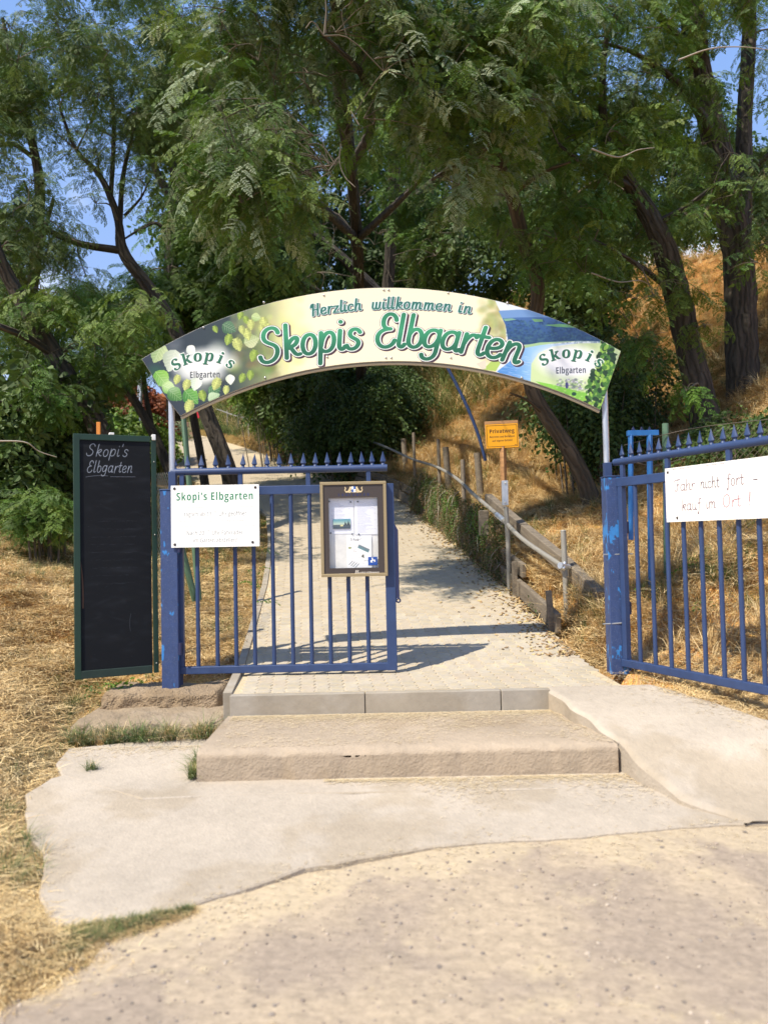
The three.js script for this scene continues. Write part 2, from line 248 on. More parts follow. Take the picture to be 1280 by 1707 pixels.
{
  // the cast concrete step, splayed on its right side, with a worn front edge
  const xL = -1.19, top = 0.372, g = grid(90, 34, (u, v) => {
    const D = v < 0.35 ? 4.885 : lerp(4.885, 5.86, (v - 0.35) / 0.65), right = lerp(1.415, 1.22, clamp((D - 4.885) / 0.975, 0, 1)), x = lerp(xL, right, u), n = fbm(x * 14, v * 9, 5, 4) - 0.5, chip = Math.max(0, fbm(x * 6, 3, 11, 4) - 0.56) * 0.12;
    const y = v < 0.35 ? lerp(0.12, top - 0.008, v / 0.35) : top + 0.004 * n - 0.012 * Math.max(0, 1 - (v - 0.35) / 0.04);
    return V(x, y - (Math.abs(v - 0.35) < 0.03 ? chip : 0), -(D + (v < 0.35 ? 0.007 * n - 0.004 + chip * 0.4 : 0) + (v > 0.33 && v < 0.36 ? 0.006 : 0)));
  }, 0.2);
  const p = g.attributes.position, uv = g.attributes.uv; for (let i = 0; i < p.count; i++) uv.setXY(i, p.getX(i), p.getY(i) - p.getZ(i));
  const s = structure('step', g, M.step, 'broad concrete step below the kerb'); s.geometry.computeVertexNormals();
}
{
  const k = thing('kerb', 'grey concrete kerb stones at the foot of the paved path', 'kerb'); k.userData.kind = 'structure'; delete k.userData.category;
  for (const [a, b] of [[-1.175, -0.172], [-0.166, 0.838], [0.844, 1.205]]) part('kerb_stone', box(b - a, 0.3, 0.075, (a + b) / 2, 0.524 - 0.15, -5.885, 0.006), M.kerb, k);
  for (let D = 5.93, i = 0; D < 17; D += 1.0, i++) {            // edging stones along the path's left side
    const a = V(xl(D) - 0.035, pathY(D) + 0.012, -D), b = V(xl(D + 0.99) - 0.035, pathY(D + 0.99) + 0.012, -D - 0.99), m = a.clone().add(b).multiplyScalar(0.5), g = box(0.07, 0.22, a.distanceTo(b) - 0.006, 0, -0.11, 0, 0.005);
    g.lookAt(b.clone().sub(a)); part('edging_stone', g, M.kerb, k, m);
  }
}
{
  // the path: a bed of sand, and on it the zigzag pavers
  const tint = dataTex(512, (u, v) => { const a = fbm(u * 12, v * 12, 4, 4, 12), c = vnoise(u * 256, v * 256, 3, 256); return mixc([0.46, 0.37, 0.24], [0.53, 0.44, 0.3], a).map((x) => x * (0.8 + 0.4 * c)); }, 0.7);
  const bed = structure('path', grid(10, 150, (u, v) => { const D = 5.93 + 60 * v * v + 4 * v, a = xl(D), b = xr(D); return V(lerp(a, b, u), pathY(D) - 0.0035, -D); }, 0.4), mat({ map: tint, roughness: 1, bumpMap: concreteBump, bumpScale: 0.01 }), 'sanded bed of the paved path climbing away from the gate');
  const paverGeo = (seed) => {
    const w = 0.0532, l = 0.1098, z = 0.011, c = 0.0035, pts = [], n = 4, r = rng(seed);
    for (let i = 0; i <= n; i++) pts.push([w + (i % 2 ? z : -z), -l + 2 * l * i / n]);
    for (let i = n; i >= 0; i--) pts.push([-w + (i % 2 ? z : -z), -l + 2 * l * i / n]);
    const m = pts.length, pos = [], idx = [];
    for (const [k, y] of [[1, -0.04], [1, -c], [0, 0]]) for (const [x, d] of pts) pos.push(x - (k ? 0 : Math.sign(x) * c), y + (k ? 0 : (r() - 0.5) * 0.0012), -(d - (k ? 0 : Math.sign(d) * (Math.abs(d) > l - 0.01 ? c : 0))));
    for (let k = 0; k < 2; k++) for (let i = 0; i < m; i++) { const a = k * m + i, b = k * m + (i + 1) % m; idx.push(a, b, a + m, b, b + m, a + m); }
    for (let i = 0; i < n; i++) { const a = 2 * m + i, b = a + 1, c2 = 3 * m - 1 - i, d = c2 - 1; idx.push(a, b, c2, b, d, c2); }
    const g = new THREE.BufferGeometry(); g.setAttribute('position', new THREE.Float32BufferAttribute(pos, 3)); g.setIndex(idx);
    return boxUV(g.toNonIndexed());
  };
  const pt = dataTex(512, (u, v) => { const a = fbm(u * 6, v * 6, 14, 4, 6), b = vnoise(u * 180, v * 180, 3, 180), st = sstep(fbm(u * 9, v * 9, 40, 4, 9), 0.5, 0.72); return mixc([0.405, 0.355, 0.29], [0.44, 0.375, 0.275], st).map((x) => x * (0.78 + 0.25 * a + 0.22 * b)); }, 0.5);
  const mats = [0.97, 1.0, 1.03, 0.985, 0.94].map((k, i) => { const t = pt.clone(); t.offset.set(i * 0.37, i * 0.61); return mat({ map: t, color: rgb(k, k * [1, 0.985, 1.01, 0.97, 1][i], k * [0.98, 0.94, 1, 0.93, 0.97][i]), roughness: 0.93, bumpMap: concreteBump, bumpScale: 0.002 }); });
  const geos = [1, 2, 3].map(paverGeo), r = rng(31), rest = [], slope = (D) => (pathY(D + 0.1) - pathY(D - 0.1)) / 0.2, turn = Math.atan2(-0.107, 1);
  let n = 0;
  for (let row = -1; row < 190; row++) for (let c = -14; c < 15; c++) {
    const half = row < 0; if (half && !(c & 1)) continue;
    const D = half ? 6.004 : 6.06 + row * 0.2245 + (c & 1 ? 0.112 : 0), mid = pw([[5.9, 0.305], [13, -0.41], [16.5, -0.86], [18.8, -1.35], [21, -3.05], [26, -5.5], [38, -10.3], [70, -27]], D), x = mid + c * 0.1128;
    if (x < xl(D) + 0.06 || x > xr(D) - 0.05 + 0.05 * r() || D > 48) continue;
    const q = new THREE.Matrix4().compose(V(x, pathY(D) + (r() - 0.5) * 0.0035 + 0.001, -D), new THREE.Quaternion().setFromEuler(new THREE.Euler(Math.atan(slope(D)) + (r() - 0.5) * 0.012, -turn + (r() - 0.5) * 0.01, (r() - 0.5) * 0.012, 'YXZ')), V(1, 1, half ? 0.49 : 1));
    if (n < 300 && D < 8.75) { const m = part('paver', geos[Math.floor(r() * 3)], mats[Math.floor(r() * 5)], bed); m.matrix.copy(q); m.matrix.decompose(m.position, m.quaternion, m.scale); n++; }
    else { const k = 0.94 + 0.1 * r(); rest.push([q, rgb(k, k * 0.985, k * 0.96)]); }
  }
  instanced('paving', geos[0], mats[1], rest, bed);
}
{
  // the gravelly road in the foreground, trodden earth with stones and drifts of straw dust
  const W = 2048, Hh = 1024, d = new Uint8Array(W * Hh * 4), enc = (v) => Math.round(255 * (1.055 * Math.pow(clamp(v, 0, 1), 1 / 2.4) - 0.055));
  for (let j = 0; j < Hh; j++) for (let i = 0; i < W; i++) {
    const x = -3.2 + 6.4 * i / W, D = 1.5 + 3.2 * j / Hh, e = inside(APRON, x, D) ? -0.1 : distTo(APRON, x, D), a = fbm(x * 2.2, D * 2.2, 51, 4), b = fbm(x * 34, D * 34, 52, 3), c = vnoise(x * 130, D * 130, 53);
    let q = mixc([0.29, 0.232, 0.178], [0.37, 0.295, 0.21], sstep(a, 0.35, 0.65)).map((v) => v * (0.72 + 0.42 * b + 0.16 * c));
    const dust = clamp(sstep(fbm(x * 3.4, D * 3.4, 54, 5) + 0.34 * Math.exp(-((e / 0.22) ** 2)) - 0.04 + 0.03 * sstep(x, -0.5, 1.5), 0.56, 0.74), 0, 1) * (0.55 + 0.45 * vnoise(x * 80, D * 80, 55));
    q = mixc(q, [0.5, 0.405, 0.265], dust * 0.66);
    d.set([enc(q[0]), enc(q[1]), enc(q[2]), 255], (j * W + i) * 4);
  }
  const t = new THREE.DataTexture(d, W, Hh); t.magFilter = THREE.LinearFilter; t.colorSpace = THREE.SRGBColorSpace; t.wrapS = t.wrapT = THREE.MirroredRepeatWrapping; t.needsUpdate = true;
  const roadTop = (x, D) => roadY(D) - 0.014 * (1 - sstep(Math.abs(x + 0.3), 0, 0.6)) * sstep(D, 3.3, 3.7) + 0.006 * (fbm(x * 1.5, D * 1.5, 61, 3) - 0.5) + 0.008 * (fbm(x * 9, D * 9, 62, 3) - 0.5);
  const g = grid(200, 120, (u, v) => { const x = -7 + 14 * u, D = -4 + 8.3 * v; return V(x, roadTop(x, D), -D); });
  const p = g.attributes.position; for (let i = 0; i < p.count; i++) { const D = -p.getZ(i), b = pw([[2, -4.2], [2.6, -2.8], [2.75, -1.85], [2.95, -1.38], [3.2, -1.24], [3.4, -1.22], [4.3, -1.5]], D); p.setY(i, p.getY(i) - 0.16 * (1 - sstep(p.getX(i), b - 0.12, b + 0.05))); }
  g.computeVertexNormals(); for (let i = 0; i < p.count; i++) g.attributes.uv.setXY(i, (p.getX(i) + 3.2) / 6.4, (-p.getZ(i) - 1.5) / 3.2);
  structure('road', g, mat({ map: t, roughness: 0.97, bumpMap: concreteBump, bumpScale: 0.02 }), 'gravelly trodden road in front of the concrete apron');
  const r = rng(9), list = [], s = new THREE.IcosahedronGeometry(1, 1), sp = s.attributes.position; for (let i = 0; i < sp.count; i++) { const k = 0.75 + 0.5 * vnoise(sp.getX(i) * 2 + 5, sp.getY(i) * 2 + sp.getZ(i) * 3, 3); sp.setXYZ(i, sp.getX(i) * k, sp.getY(i) * k * 0.6, sp.getZ(i) * k); } s.computeVertexNormals();
  for (let i = 0; i < 7000; i++) {
    const x = rr(-3.2, 3.4, r), D = rr(1.9, 4.25, r); if (inside(APRON, x, D) || distTo(APRON, x, D) < 0.03) continue;
    const k = 0.0022 + 0.009 * r() ** 4, c = r() < 0.3 ? [0.2, 0.17, 0.145] : r() < 0.3 ? [0.36, 0.3, 0.24] : [0.26, 0.21, 0.17], f = 0.7 + 0.6 * r();
    list.push([new THREE.Matrix4().compose(V(x, roadTop(x, D) + k * 0.05, -D), new THREE.Quaternion().setFromEuler(new THREE.Euler(rr(-0.3, 0.3, r), r() * 6.3, rr(-0.3, 0.3, r))), V(k * rr(0.8, 1.4, r), k, k)), rgb(c[0] * f, c[1] * f, c[2] * f)]);
  }
  const gravel = instanced('gravel', s, M.dry, list); tag(gravel, 'small loose stones scattered over the gravelly road', 'gravel');
}
// ------------------------------------------------------------------ lettering drawn stroke by stroke
const GLYPH = {
  S: [1.25, 'M1.12 1.4 C1.05 1.85 .3 1.85 .3 1.35 C.3 .9 1.08 .95 1.02 .45 C.95 -.12 .08 -.12 .05 .38'], k: [1.0, 'M.25 1.72 L.25 0 M.27 .45 C.45 1.05 .92 1.1 .86 .8 C.8 .55 .5 .55 .4 .5 C.62 .5 .66 -.02 1.0 .08'],
  o: [0.92, 'M.5 1 C.02 1 .02 0 .5 0 C.98 0 .98 1 .5 1'], p: [1.05, 'M.22 1 L.22 -.6 M.24 .3 C.3 1.15 .95 1.15 .95 .55 C.95 -.12 .4 -.1 .24 .15'],
  i: [0.55, 'M.2 1 L.2 .25 C.2 -.05 .45 -.05 .52 .15 M.2 1.44 L.2 1.46'], s: [0.82, 'M.74 .82 C.6 1.1 .15 1.05 .2 .75 C.25 .5 .75 .52 .7 .22 C.62 -.1 .15 -.1 .08 .18'],
  E: [1.2, 'M1.05 1.4 C.95 1.85 .35 1.85 .35 1.35 C.35 1.0 .6 .95 .78 .95 C.4 .95 .1 .78 .15 .42 C.25 -.15 1.0 -.12 1.1 .35'], l: [0.52, 'M.2 1.72 L.2 .25 C.2 -.05 .45 -.05 .52 .15'],
  b: [1.02, 'M.22 1.72 L.22 .4 C.25 -.12 .92 -.12 .92 .45 C.92 1.05 .4 1.12 .24 .7'], g: [1.05, 'M.85 .8 C.75 1.08 .13 1.1 .12 .5 C.12 -.1 .75 0 .85 .5 M.87 1 L.87 -.15 C.85 -.66 .2 -.66 .14 -.34'],
  a: [1.12, 'M.85 .8 C.75 1.08 .13 1.1 .12 .5 C.12 -.1 .75 -.05 .85 .4 M.87 1 L.87 .25 C.87 -.02 1.05 -.02 1.12 .12'], r: [0.78, 'M.2 1 L.2 0 M.22 .5 C.3 .9 .6 1.15 .78 .88'],
  t: [0.68, 'M.3 1.5 L.3 .3 C.3 -.05 .55 -.05 .66 .15 M.02 1 L.66 1'], e: [0.95, 'M.15 .48 C.5 .45 .87 .6 .8 .82 C.7 1.1 .12 1.1 .12 .5 C.12 -.1 .75 -.1 .9 .25'],
  n: [1.1, 'M.2 1 L.2 0 M.22 .5 C.3 1.02 .82 1.2 .82 .75 L.82 .25 C.82 -.02 1.0 -.02 1.08 .12'], H: [1.28, 'M.3 1.7 L.3 0 M1.05 1.7 L1.05 0 M.3 .85 L1.05 .85 M-.05 1.25 C0 1.75 .2 1.7 .3 1.7'],
  z: [0.88, 'M.12 .95 L.76 .95 L.1 .05 L.82 .05'], c: [0.88, 'M.8 .8 C.65 1.1 .12 1.1 .12 .5 C.12 -.1 .7 -.1 .87 .2'], h: [1.1, 'M.2 1.72 L.2 0 M.22 .5 C.3 1.02 .82 1.2 .82 .75 L.82 .25 C.82 -.02 1.0 -.02 1.08 .12'],
  w: [1.32, 'M.15 1 L.15 .35 C.2 -.1 .62 -.1 .66 .3 L.66 1 M.66 .3 C.7 -.1 1.15 -.1 1.16 .4 L1.18 1'], m: [1.5, 'M.2 1 L.2 0 M.22 .5 C.3 1.05 .72 1.15 .72 .75 L.72 0 M.74 .5 C.82 1.05 1.26 1.15 1.26 .75 L1.26 .25 C1.26 -.02 1.4 -.02 1.5 .12'],
  u: [1.1, 'M.18 1 L.18 .35 C.2 -.08 .7 -.08 .8 .4 M.82 1 L.82 .2 C.82 0 1 0 1.08 .12'], F: [1.2, 'M0 1.4 C.1 1.85 .6 1.65 1.2 1.78 M.75 1.7 L.65 .3 C.6 -.05 .2 -.05 .1 .2 M.45 .95 L.95 .95'],
  f: [0.68, 'M.75 1.5 C.65 1.85 .35 1.7 .35 1.3 L.35 -.35 C.35 -.7 .08 -.65 .13 -.3 M.1 1 L.66 1'], O: [1.5, 'M.75 1.7 C.02 1.7 0 0 .7 0 C1.42 0 1.42 1.7 .75 1.7'],
  "'": [0.35, 'M.17 1.75 L.12 1.4'], '!': [0.5, 'M.22 1.72 L.18 .5 M.17 .04 L.17 .05'], '-': [0.8, 'M.1 .5 L.7 .5'], ' ': [0.6, ''],
};
function strokes(ch) {                                        // flattened pen lines of a letter
  const out = []; let x = 0, y = 0, cur;
  for (const c of GLYPH[ch][1].match(/[MLC][^MLC]*/g) ?? []) {
    const n = c.slice(1).trim().split(/\s+/).map(Number);
    if (c[0] === 'M') { cur = [[n[0], n[1]]]; out.push(cur); } else if (c[0] === 'L') cur.push([n[0], n[1]]);
    else for (let k = 1; k <= 12; k++) { const t = k / 12, u = 1 - t; cur.push([0, 1].map((i) => u * u * u * [x, y][i] + 3 * u * u * t * n[i] + 3 * u * t * t * n[2 + i] + t * t * t * n[4 + i])); }
    [x, y] = n.slice(-2);
  }
  return out;
}
// writes text from x0 to x1 (canvas pixels) along baseline(x); size is the x-height; passes are [colour, pen width, dx, dy]
function script(ctx, text, x0, x1, baseline, size, passes, { slant = 0.16, penX = 1.25, penY = 0.75, jitter = 0, stretch = 0 } = {}) {
  const total = [...text].reduce((s, c) => s + GLYPH[c][0], 0), adv = (x1 - x0) / total, sx = stretch || adv, r = rng(text.length * 7);
  const lines = []; let x = x0;
  for (const ch of text) {
    const w = GLYPH[ch][0] * adv, m = x + w / 2, a = Math.atan2(baseline(m + 4) - baseline(m - 4), 8), ca = Math.cos(a), sa = Math.sin(a), jy = (r() - 0.5) * jitter;
    for (const l of strokes(ch)) lines.push(l.map(([u, v]) => { const gx = (u - GLYPH[ch][0] / 2) * sx + v * size * slant, gy = -v * size + jy; return [m + gx * ca - gy * sa, baseline(m) + gx * sa + gy * ca]; }));
    x += w;
  }
  for (const [style, width, dx = 0, dy = 0] of passes) {
    ctx.save(); ctx.scale(penX, penY); ctx.strokeStyle = style; ctx.lineWidth = width; ctx.lineCap = ctx.lineJoin = 'round';
    for (const l of lines) { ctx.beginPath(); l.forEach(([a, b], i) => ctx[i ? 'lineTo' : 'moveTo']((a + dx) / penX, (b + dy) / penY)); ctx.stroke(); }
    ctx.restore();
  }
}
function narrow(ctx, text, x, y, px, font, color, sq, align = 'center', spacing = 0) { ctx.save(); ctx.translate(x, y); ctx.scale(sq, 1); ctx.font = font.replace('PX', px + 'px'); ctx.textAlign = align; ctx.fillStyle = color; if (spacing) ctx.letterSpacing = spacing + 'px'; ctx.fillText(text, 0, 0); ctx.restore(); }

// ------------------------------------------------------------------ the arched welcome board
const SC = 198.5, PPM = 504, OFF = 2.03, AX = -0.01, AY = 3.84;           // the board's scale in the photo, canvas pixels per metre, its centre and top
const horizonAt = (px) => 902 - (px - 640) * 0.021;
const cx = (px) => ((px - 634.5) / SC - AX + OFF) * PPM, cy = (px, py) => (AY - EYE - (horizonAt(px) - py) / SC) * PPM, L1 = (zx, zy) => [cx(230 + zx / 3.048), cy(230 + zx / 3.048, 460 + zy / 3.048)], L2 = (zx, zy) => [cx(640 + zx / 3.048), cy(640 + zx / 3.048, 460 + zy / 3.048)];
const archTex = canvasTex(2048, 590, (x, w, h) => {
  const r = rng(14), blob = (px, py, rx, ry, c, a0 = 0, soft = 0) => { x.save(); x.translate(px, py); x.rotate(a0); x.scale(rx, ry); if (soft) { const g = x.createRadialGradient(0, 0, 0, 0, 0, 1); g.addColorStop(0, c); g.addColorStop(soft, c); g.addColorStop(1, c.replace(/[\d.]+\)$/, '0)')); x.fillStyle = g; } else x.fillStyle = c; x.beginPath(); x.arc(0, 0, 1, 0, 7); x.fill(); x.restore(); };
  x.fillStyle = 'rgb(243,232,199)'; x.fillRect(0, 0, w, h);
  // hops on the left
  let g = x.createLinearGradient(0, 0, 760, 0); g.addColorStop(0, 'rgba(38,46,62,1)'); g.addColorStop(0.5, 'rgba(48,60,62,1)'); g.addColorStop(0.68, 'rgba(100,112,72,.85)'); g.addColorStop(0.82, 'rgba(205,205,140,.6)'); g.addColorStop(1, 'rgba(243,232,199,0)'); x.fillStyle = g; x.fillRect(0, 0, 760, h);
  for (let i = 0; i < 70; i++) { const [px, py] = L1(rr(470, 860, r), rr(80, 470, r)); blob(px, py, 14 + r() * 40, 14 + r() * 40, `rgba(${190 + r() * 55},${200 + r() * 45},${105 + r() * 60},.2)`, 0, 0.3); }
  for (let i = 0; i < 40; i++) { const [px, py] = L1(rr(470, 700, r), rr(300, 500, r)); blob(px, py, 14 + r() * 34, 12 + r() * 30, `rgba(${58 + r() * 60},${76 + r() * 60},${38 + r() * 30},.25)`, 0, 0.3); }
  for (let i = 0; i < 26; i++) { const [px, py] = L1(rr(0, 470, r), rr(150, 700, r)); blob(px, py, 20 + r() * 50, 14 + r() * 40, `rgba(${34 + r() * 30},${52 + r() * 40},${48 + r() * 20},.5)`, r() * 3, 0.3); }
  const leaf = (zx, zy, l, a, c1, c2) => { const [px, py] = L1(zx, zy); x.save(); x.translate(px, py); x.rotate(a); const q = x.createLinearGradient(0, -l * 0.4, 0, l * 0.4); q.addColorStop(0, c1); q.addColorStop(1, c2); x.fillStyle = q; x.beginPath(); x.moveTo(-l * 0.5, 0); for (let i = 1; i <= 14; i++) { const t = i / 14, b = 0.42 * Math.sin(Math.PI * Math.pow(t, 0.75)) + (i % 2 ? 0.03 : 0); x.lineTo(l * (t - 0.5), -b * l); } for (let i = 13; i >= 0; i--) { const t = i / 14, b = 0.42 * Math.sin(Math.PI * Math.pow(t, 0.75)) + (i % 2 ? 0.03 : 0); x.lineTo(l * (t - 0.5), b * l); } x.fill(); x.strokeStyle = 'rgba(255,255,230,.35)'; x.lineWidth = 1.5; for (let k = -4; k < 5; k++) { x.beginPath(); x.moveTo(l * (k * 0.08 - 0.1), 0); x.lineTo(l * (k * 0.08 + 0.08), (k % 2 ? 1 : -1) * l * 0.26); x.stroke(); } x.beginPath(); x.moveTo(-l * 0.5, 0); x.lineTo(l * 0.48, 0); x.stroke(); x.restore(); };
  const cone = (zx, zy, s, pale) => { const [px, py] = L1(zx, zy), tl = (r() - 0.5) * 0.9; x.save(); x.translate(px, py); x.rotate(tl); for (let row = 5; row >= 0; row--) { const yy = (row - 2.5) * s * 0.26, wv = s * [0.3, 0.46, 0.52, 0.5, 0.4, 0.22][row]; for (let k = -2; k <= 2; k++) { const f = (r() - 0.5) * 26 - 16 * Math.abs(k) * (k > 0 ? 1.5 : 0.7); blob(k * wv * 0.42, yy + Math.abs(k) * -s * 0.03, wv * 0.36, s * 0.22, `rgba(${(pale ? 206 : 160) + f},${(pale ? 214 : 184) + f},${(pale ? 124 : 78) + f * 0.6},.95)`, k * 0.25, 0.72); blob(k * wv * 0.42, yy + s * 0.13, wv * 0.2, s * 0.05, 'rgba(84,104,40,.35)', 0, 0.3); } } x.restore(); };
  leaf(95, 385, 92, 2.0, 'rgb(190,205,150)', 'rgb(120,150,95)'); leaf(165, 425, 100, 1.9, 'rgb(214,222,205)', 'rgb(160,175,150)'); leaf(112, 520, 86, 0.9, 'rgb(140,190,80)', 'rgb(90,150,50)'); leaf(150, 565, 64, 0.4, 'rgb(170,210,110)', 'rgb(110,165,70)'); leaf(180, 600, 74, 0.7, 'rgb(96,150,66)', 'rgb(60,110,50)'); leaf(262, 612, 82, 0.8, 'rgb(110,170,72)', 'rgb(58,120,48)'); leaf(382, 578, 60, -0.5, 'rgb(70,120,70)', 'rgb(50,96,60)'); leaf(378, 612, 56, -0.5, 'rgb(190,212,175)', 'rgb(130,165,120)'); leaf(460, 255, 66, 0.5, 'rgb(90,125,90)', 'rgb(60,96,66)'); leaf(575, 320, 70, -0.3, 'rgb(150,170,110)', 'rgb(200,205,160)'); leaf(600, 200, 44, 0.3, 'rgb(190,205,140)', 'rgb(150,180,110)');
  for (let i = 0; i < 24; i++) { const [px, py] = L1(rr(130, 500, r), rr(330, 560, r)); blob(px, py, 40 + r() * 26, 30 + r() * 22, 'rgba(226,228,224,.18)', 0, 0.4); }
  { const [px, py] = L1(328, 505); blob(px, py, 110, 40, 'rgba(226,229,226,.85)', 0, 0.4); } { const [px, py] = L1(325, 440); blob(px, py, 158, 84, 'rgba(226,229,226,.95)', -0.15, 0.5); }
  leaf(462, 522, 46, 1.5, 'rgb(236,240,230)', 'rgb(205,215,195)'); leaf(265, 370, 48, 0.8, 'rgb(228,232,226)', 'rgb(205,212,206)'); leaf(285, 545, 60, 1.8, 'rgb(226,233,222)', 'rgb(190,205,185)');
  for (const [a, b, s, p] of [[518, 190, 24, 0], [548, 215, 22, 0], [572, 240, 28, 1], [553, 288, 32, 1], [526, 266, 24, 1], [640, 230, 32, 1], [662, 258, 26, 1], [630, 262, 24, 1], [455, 316, 30, 0], [503, 342, 36, 1], [583, 400, 32, 0], [320, 606, 30, 0], [250, 662, 36, 1], [440, 576, 24, 1], [565, 500, 26, 0], [523, 515, 26, 0], [190, 522, 26, 1], [238, 550, 30, 1], [390, 545, 34, 1], [390, 262, 20, 0]]) cone(a, b, s, p);
  { const [px, py] = L1(325, 440); blob(px, py, 135, 66, 'rgba(228,231,229,.75)', -0.15, 0.35); }
  // the river valley on the right
  for (let i = 0; i < 150; i++) { const [px, py] = L2(rr(500, 625, r), rr(90, 500, r)); blob(px, py, 12 + r() * 26, 12 + r() * 26, `rgba(${110 + r() * 60},${120 + r() * 50},${60 + r() * 40},${py < 330 ? 0.24 : 0.06})`, 0, 0.3); }
  const poly = (pts, c) => { x.fillStyle = c; x.beginPath(); pts.forEach(([a, b], i) => x[i ? 'lineTo' : 'moveTo'](...L2(a, b))); x.closePath(); x.fill(); };
  poly([[570, 100], [900, 100], [1300, 330], [1300, 720], [560, 500], [630, 360], [625, 230]], 'rgb(214,222,228)');
  const hg = x.createLinearGradient(0, L2(700, 150)[1], 0, L2(700, 340)[1]); hg.addColorStop(0, 'rgb(92,126,185)'); hg.addColorStop(0.5, 'rgb(52,88,142)'); hg.addColorStop(1, 'rgb(40,72,110)');
  poly([[592, 166], [700, 160], [800, 165], [880, 172], [1000, 200], [1160, 300], [1160, 326], [1000, 322], [860, 330], [690, 345], [640, 350], [625, 240]], hg);
  poly([[592, 168], [690, 160], [790, 168], [870, 200], [700, 200], [610, 205]], 'rgb(110,146,196)');
  for (let i = 0; i < 500; i++) { const zx = rr(630, 1130, r), zy = rr(215, 335, r); if (zy < 170 + Math.max(0, zx - 860) * 0.45) continue; const [px, py] = L2(zx, zy); blob(px, py, 3 + r() * 6, 2 + r() * 4, r() < 0.5 ? 'rgba(28,58,96,.4)' : 'rgba(70,110,120,.35)'); }
  poly([[760, 208], [815, 210], [818, 222], [775, 224]], 'rgb(110,160,110)'); poly([[822, 240], [900, 234], [985, 240], [980, 254], [890, 250]], 'rgb(110,165,110)'); poly([[945, 222], [990, 232], [960, 236]], 'rgb(130,180,130)'); poly([[612, 208], [660, 205], [682, 212], [625, 220]], 'rgb(120,165,140)');
  const rg = x.createLinearGradient(L2(640, 400)[0], 0, L2(760, 480)[0], 0); rg.addColorStop(0, 'rgb(84,140,205)'); rg.addColorStop(1, 'rgb(150,190,225)');
  poly([[575, 480], [640, 430], [690, 365], [780, 345], [1000, 330], [860, 352], [790, 385], [752, 440], [748, 530], [740, 545], [650, 520]], rg);
  for (let i = 0; i < 90; i++) { const [px, py] = L2(rr(600, 745, r), rr(400, 520, r)); blob(px, py, 6 + r() * 12, 1.2, `rgba(${170 + r() * 70},${200 + r() * 40},240,.3)`, 0.2); }
  poly([[688, 350], [800, 330], [1000, 322], [800, 344], [700, 362]], 'rgb(158,190,140)'); poly([[505, 470], [560, 415], [610, 412], [570, 478]], 'rgb(170,195,95)'); poly([[470, 440], [520, 420], [520, 465], [500, 470]], 'rgb(214,205,185)');
  poly([[752, 440], [790, 385], [870, 352], [1000, 335], [1300, 330], [1300, 720], [1050, 700], [745, 540]], 'rgb(196,214,160)');
  { const [px, py] = L2(945, 430); blob(px, py, 170, 92, 'rgba(232,232,238,.97)', 0.1, 0.55); }
  for (let i = 0; i < 110; i++) { const [px, py] = L2(rr(880, 1030, r), rr(520, 580, r)); blob(px, py, 3 + r() * 5, 2 + r() * 4, ['rgba(150,140,170,.6)', 'rgba(120,110,150,.5)', 'rgba(228,224,232,.8)', 'rgba(120,150,110,.6)'][Math.floor(r() * 4)]); }
  poly([[770, 530], [860, 548], [960, 575], [1030, 590], [1060, 690], [900, 620]], 'rgb(132,196,70)'); for (let i = 0; i < 40; i++) { const [px, py] = L2(rr(800, 1030, r), rr(545, 625, r)); blob(px, py, 5, 2.4, 'rgba(190,225,130,.6)'); }
  { const [px, py] = L2(930, 552); blob(px, py, 7, 14, 'rgb(70,70,120)'); const [qx, qy] = L2(965, 596); blob(qx, qy, 10, 8, 'rgb(28,70,48)'); }
  for (let i = 0; i < 420; i++) { const t = r(), zx = lerp(1150, 1080, t) + (r() - 0.5) * (60 + 120 * t), zy = lerp(340, 680, t) + (r() - 0.5) * 60; if (zx < 1015) continue; const [px, py] = L2(zx, zy), v = r(); blob(px, py, 5 + r() * 10, 4 + r() * 8, v < 0.35 ? 'rgba(24,52,22,.9)' : v < 0.75 ? 'rgba(64,112,38,.85)' : 'rgba(146,186,70,.85)', r() * 3); }
  { const [px, py] = L2(945, 430); blob(px, py, 126, 62, 'rgba(232,232,238,.5)', 0.1, 0.4); }
  // lettering
  const arcText = (P, text, z0, z1, zc, rad) => { const [px, py] = P(z0, zc), span = (z1 - z0) / 3.048 / SC * PPM, cxx = px + span / 2, rr2 = rad, n = text.length; for (let i = 0; i < n; i++) { const t = (i + 0.5) / n - 0.5, a = t * span / rr2 * 1.05; x.save(); x.translate(cxx, py + rr2); x.rotate(a + (P === L1 ? -0.02 : 0.05)); x.translate(0, -rr2); x.font = 'bold 66px serif'; x.textAlign = 'center'; x.lineJoin = 'round'; x.transform(1, 0, -0.12, 1, 0, 0); x.strokeStyle = 'rgba(245,248,244,.9)'; x.lineWidth = 7; x.strokeText(text[i], 0, 0); x.fillStyle = 'rgba(28,40,36,.9)'; x.fillText(text[i], 2.5, 2); x.fillStyle = 'rgb(38,104,76)'; x.fillText(text[i], 0, 0); x.restore(); } };
  arcText(L1, 'Skopis', 175, 480, 428, 190); { const [px, py] = L1(333, 512); narrow(x, 'Elbgarten', px, py, 38, 'bold PX sans-serif', 'rgb(72,76,80)', 0.74); }
  arcText(L2, 'Skopis', 790, 1100, 412, 190); { const [px, py] = L2(953, 490); narrow(x, 'Elbgarten', px, py, 38, 'bold PX sans-serif', 'rgb(62,68,84)', 0.74); }
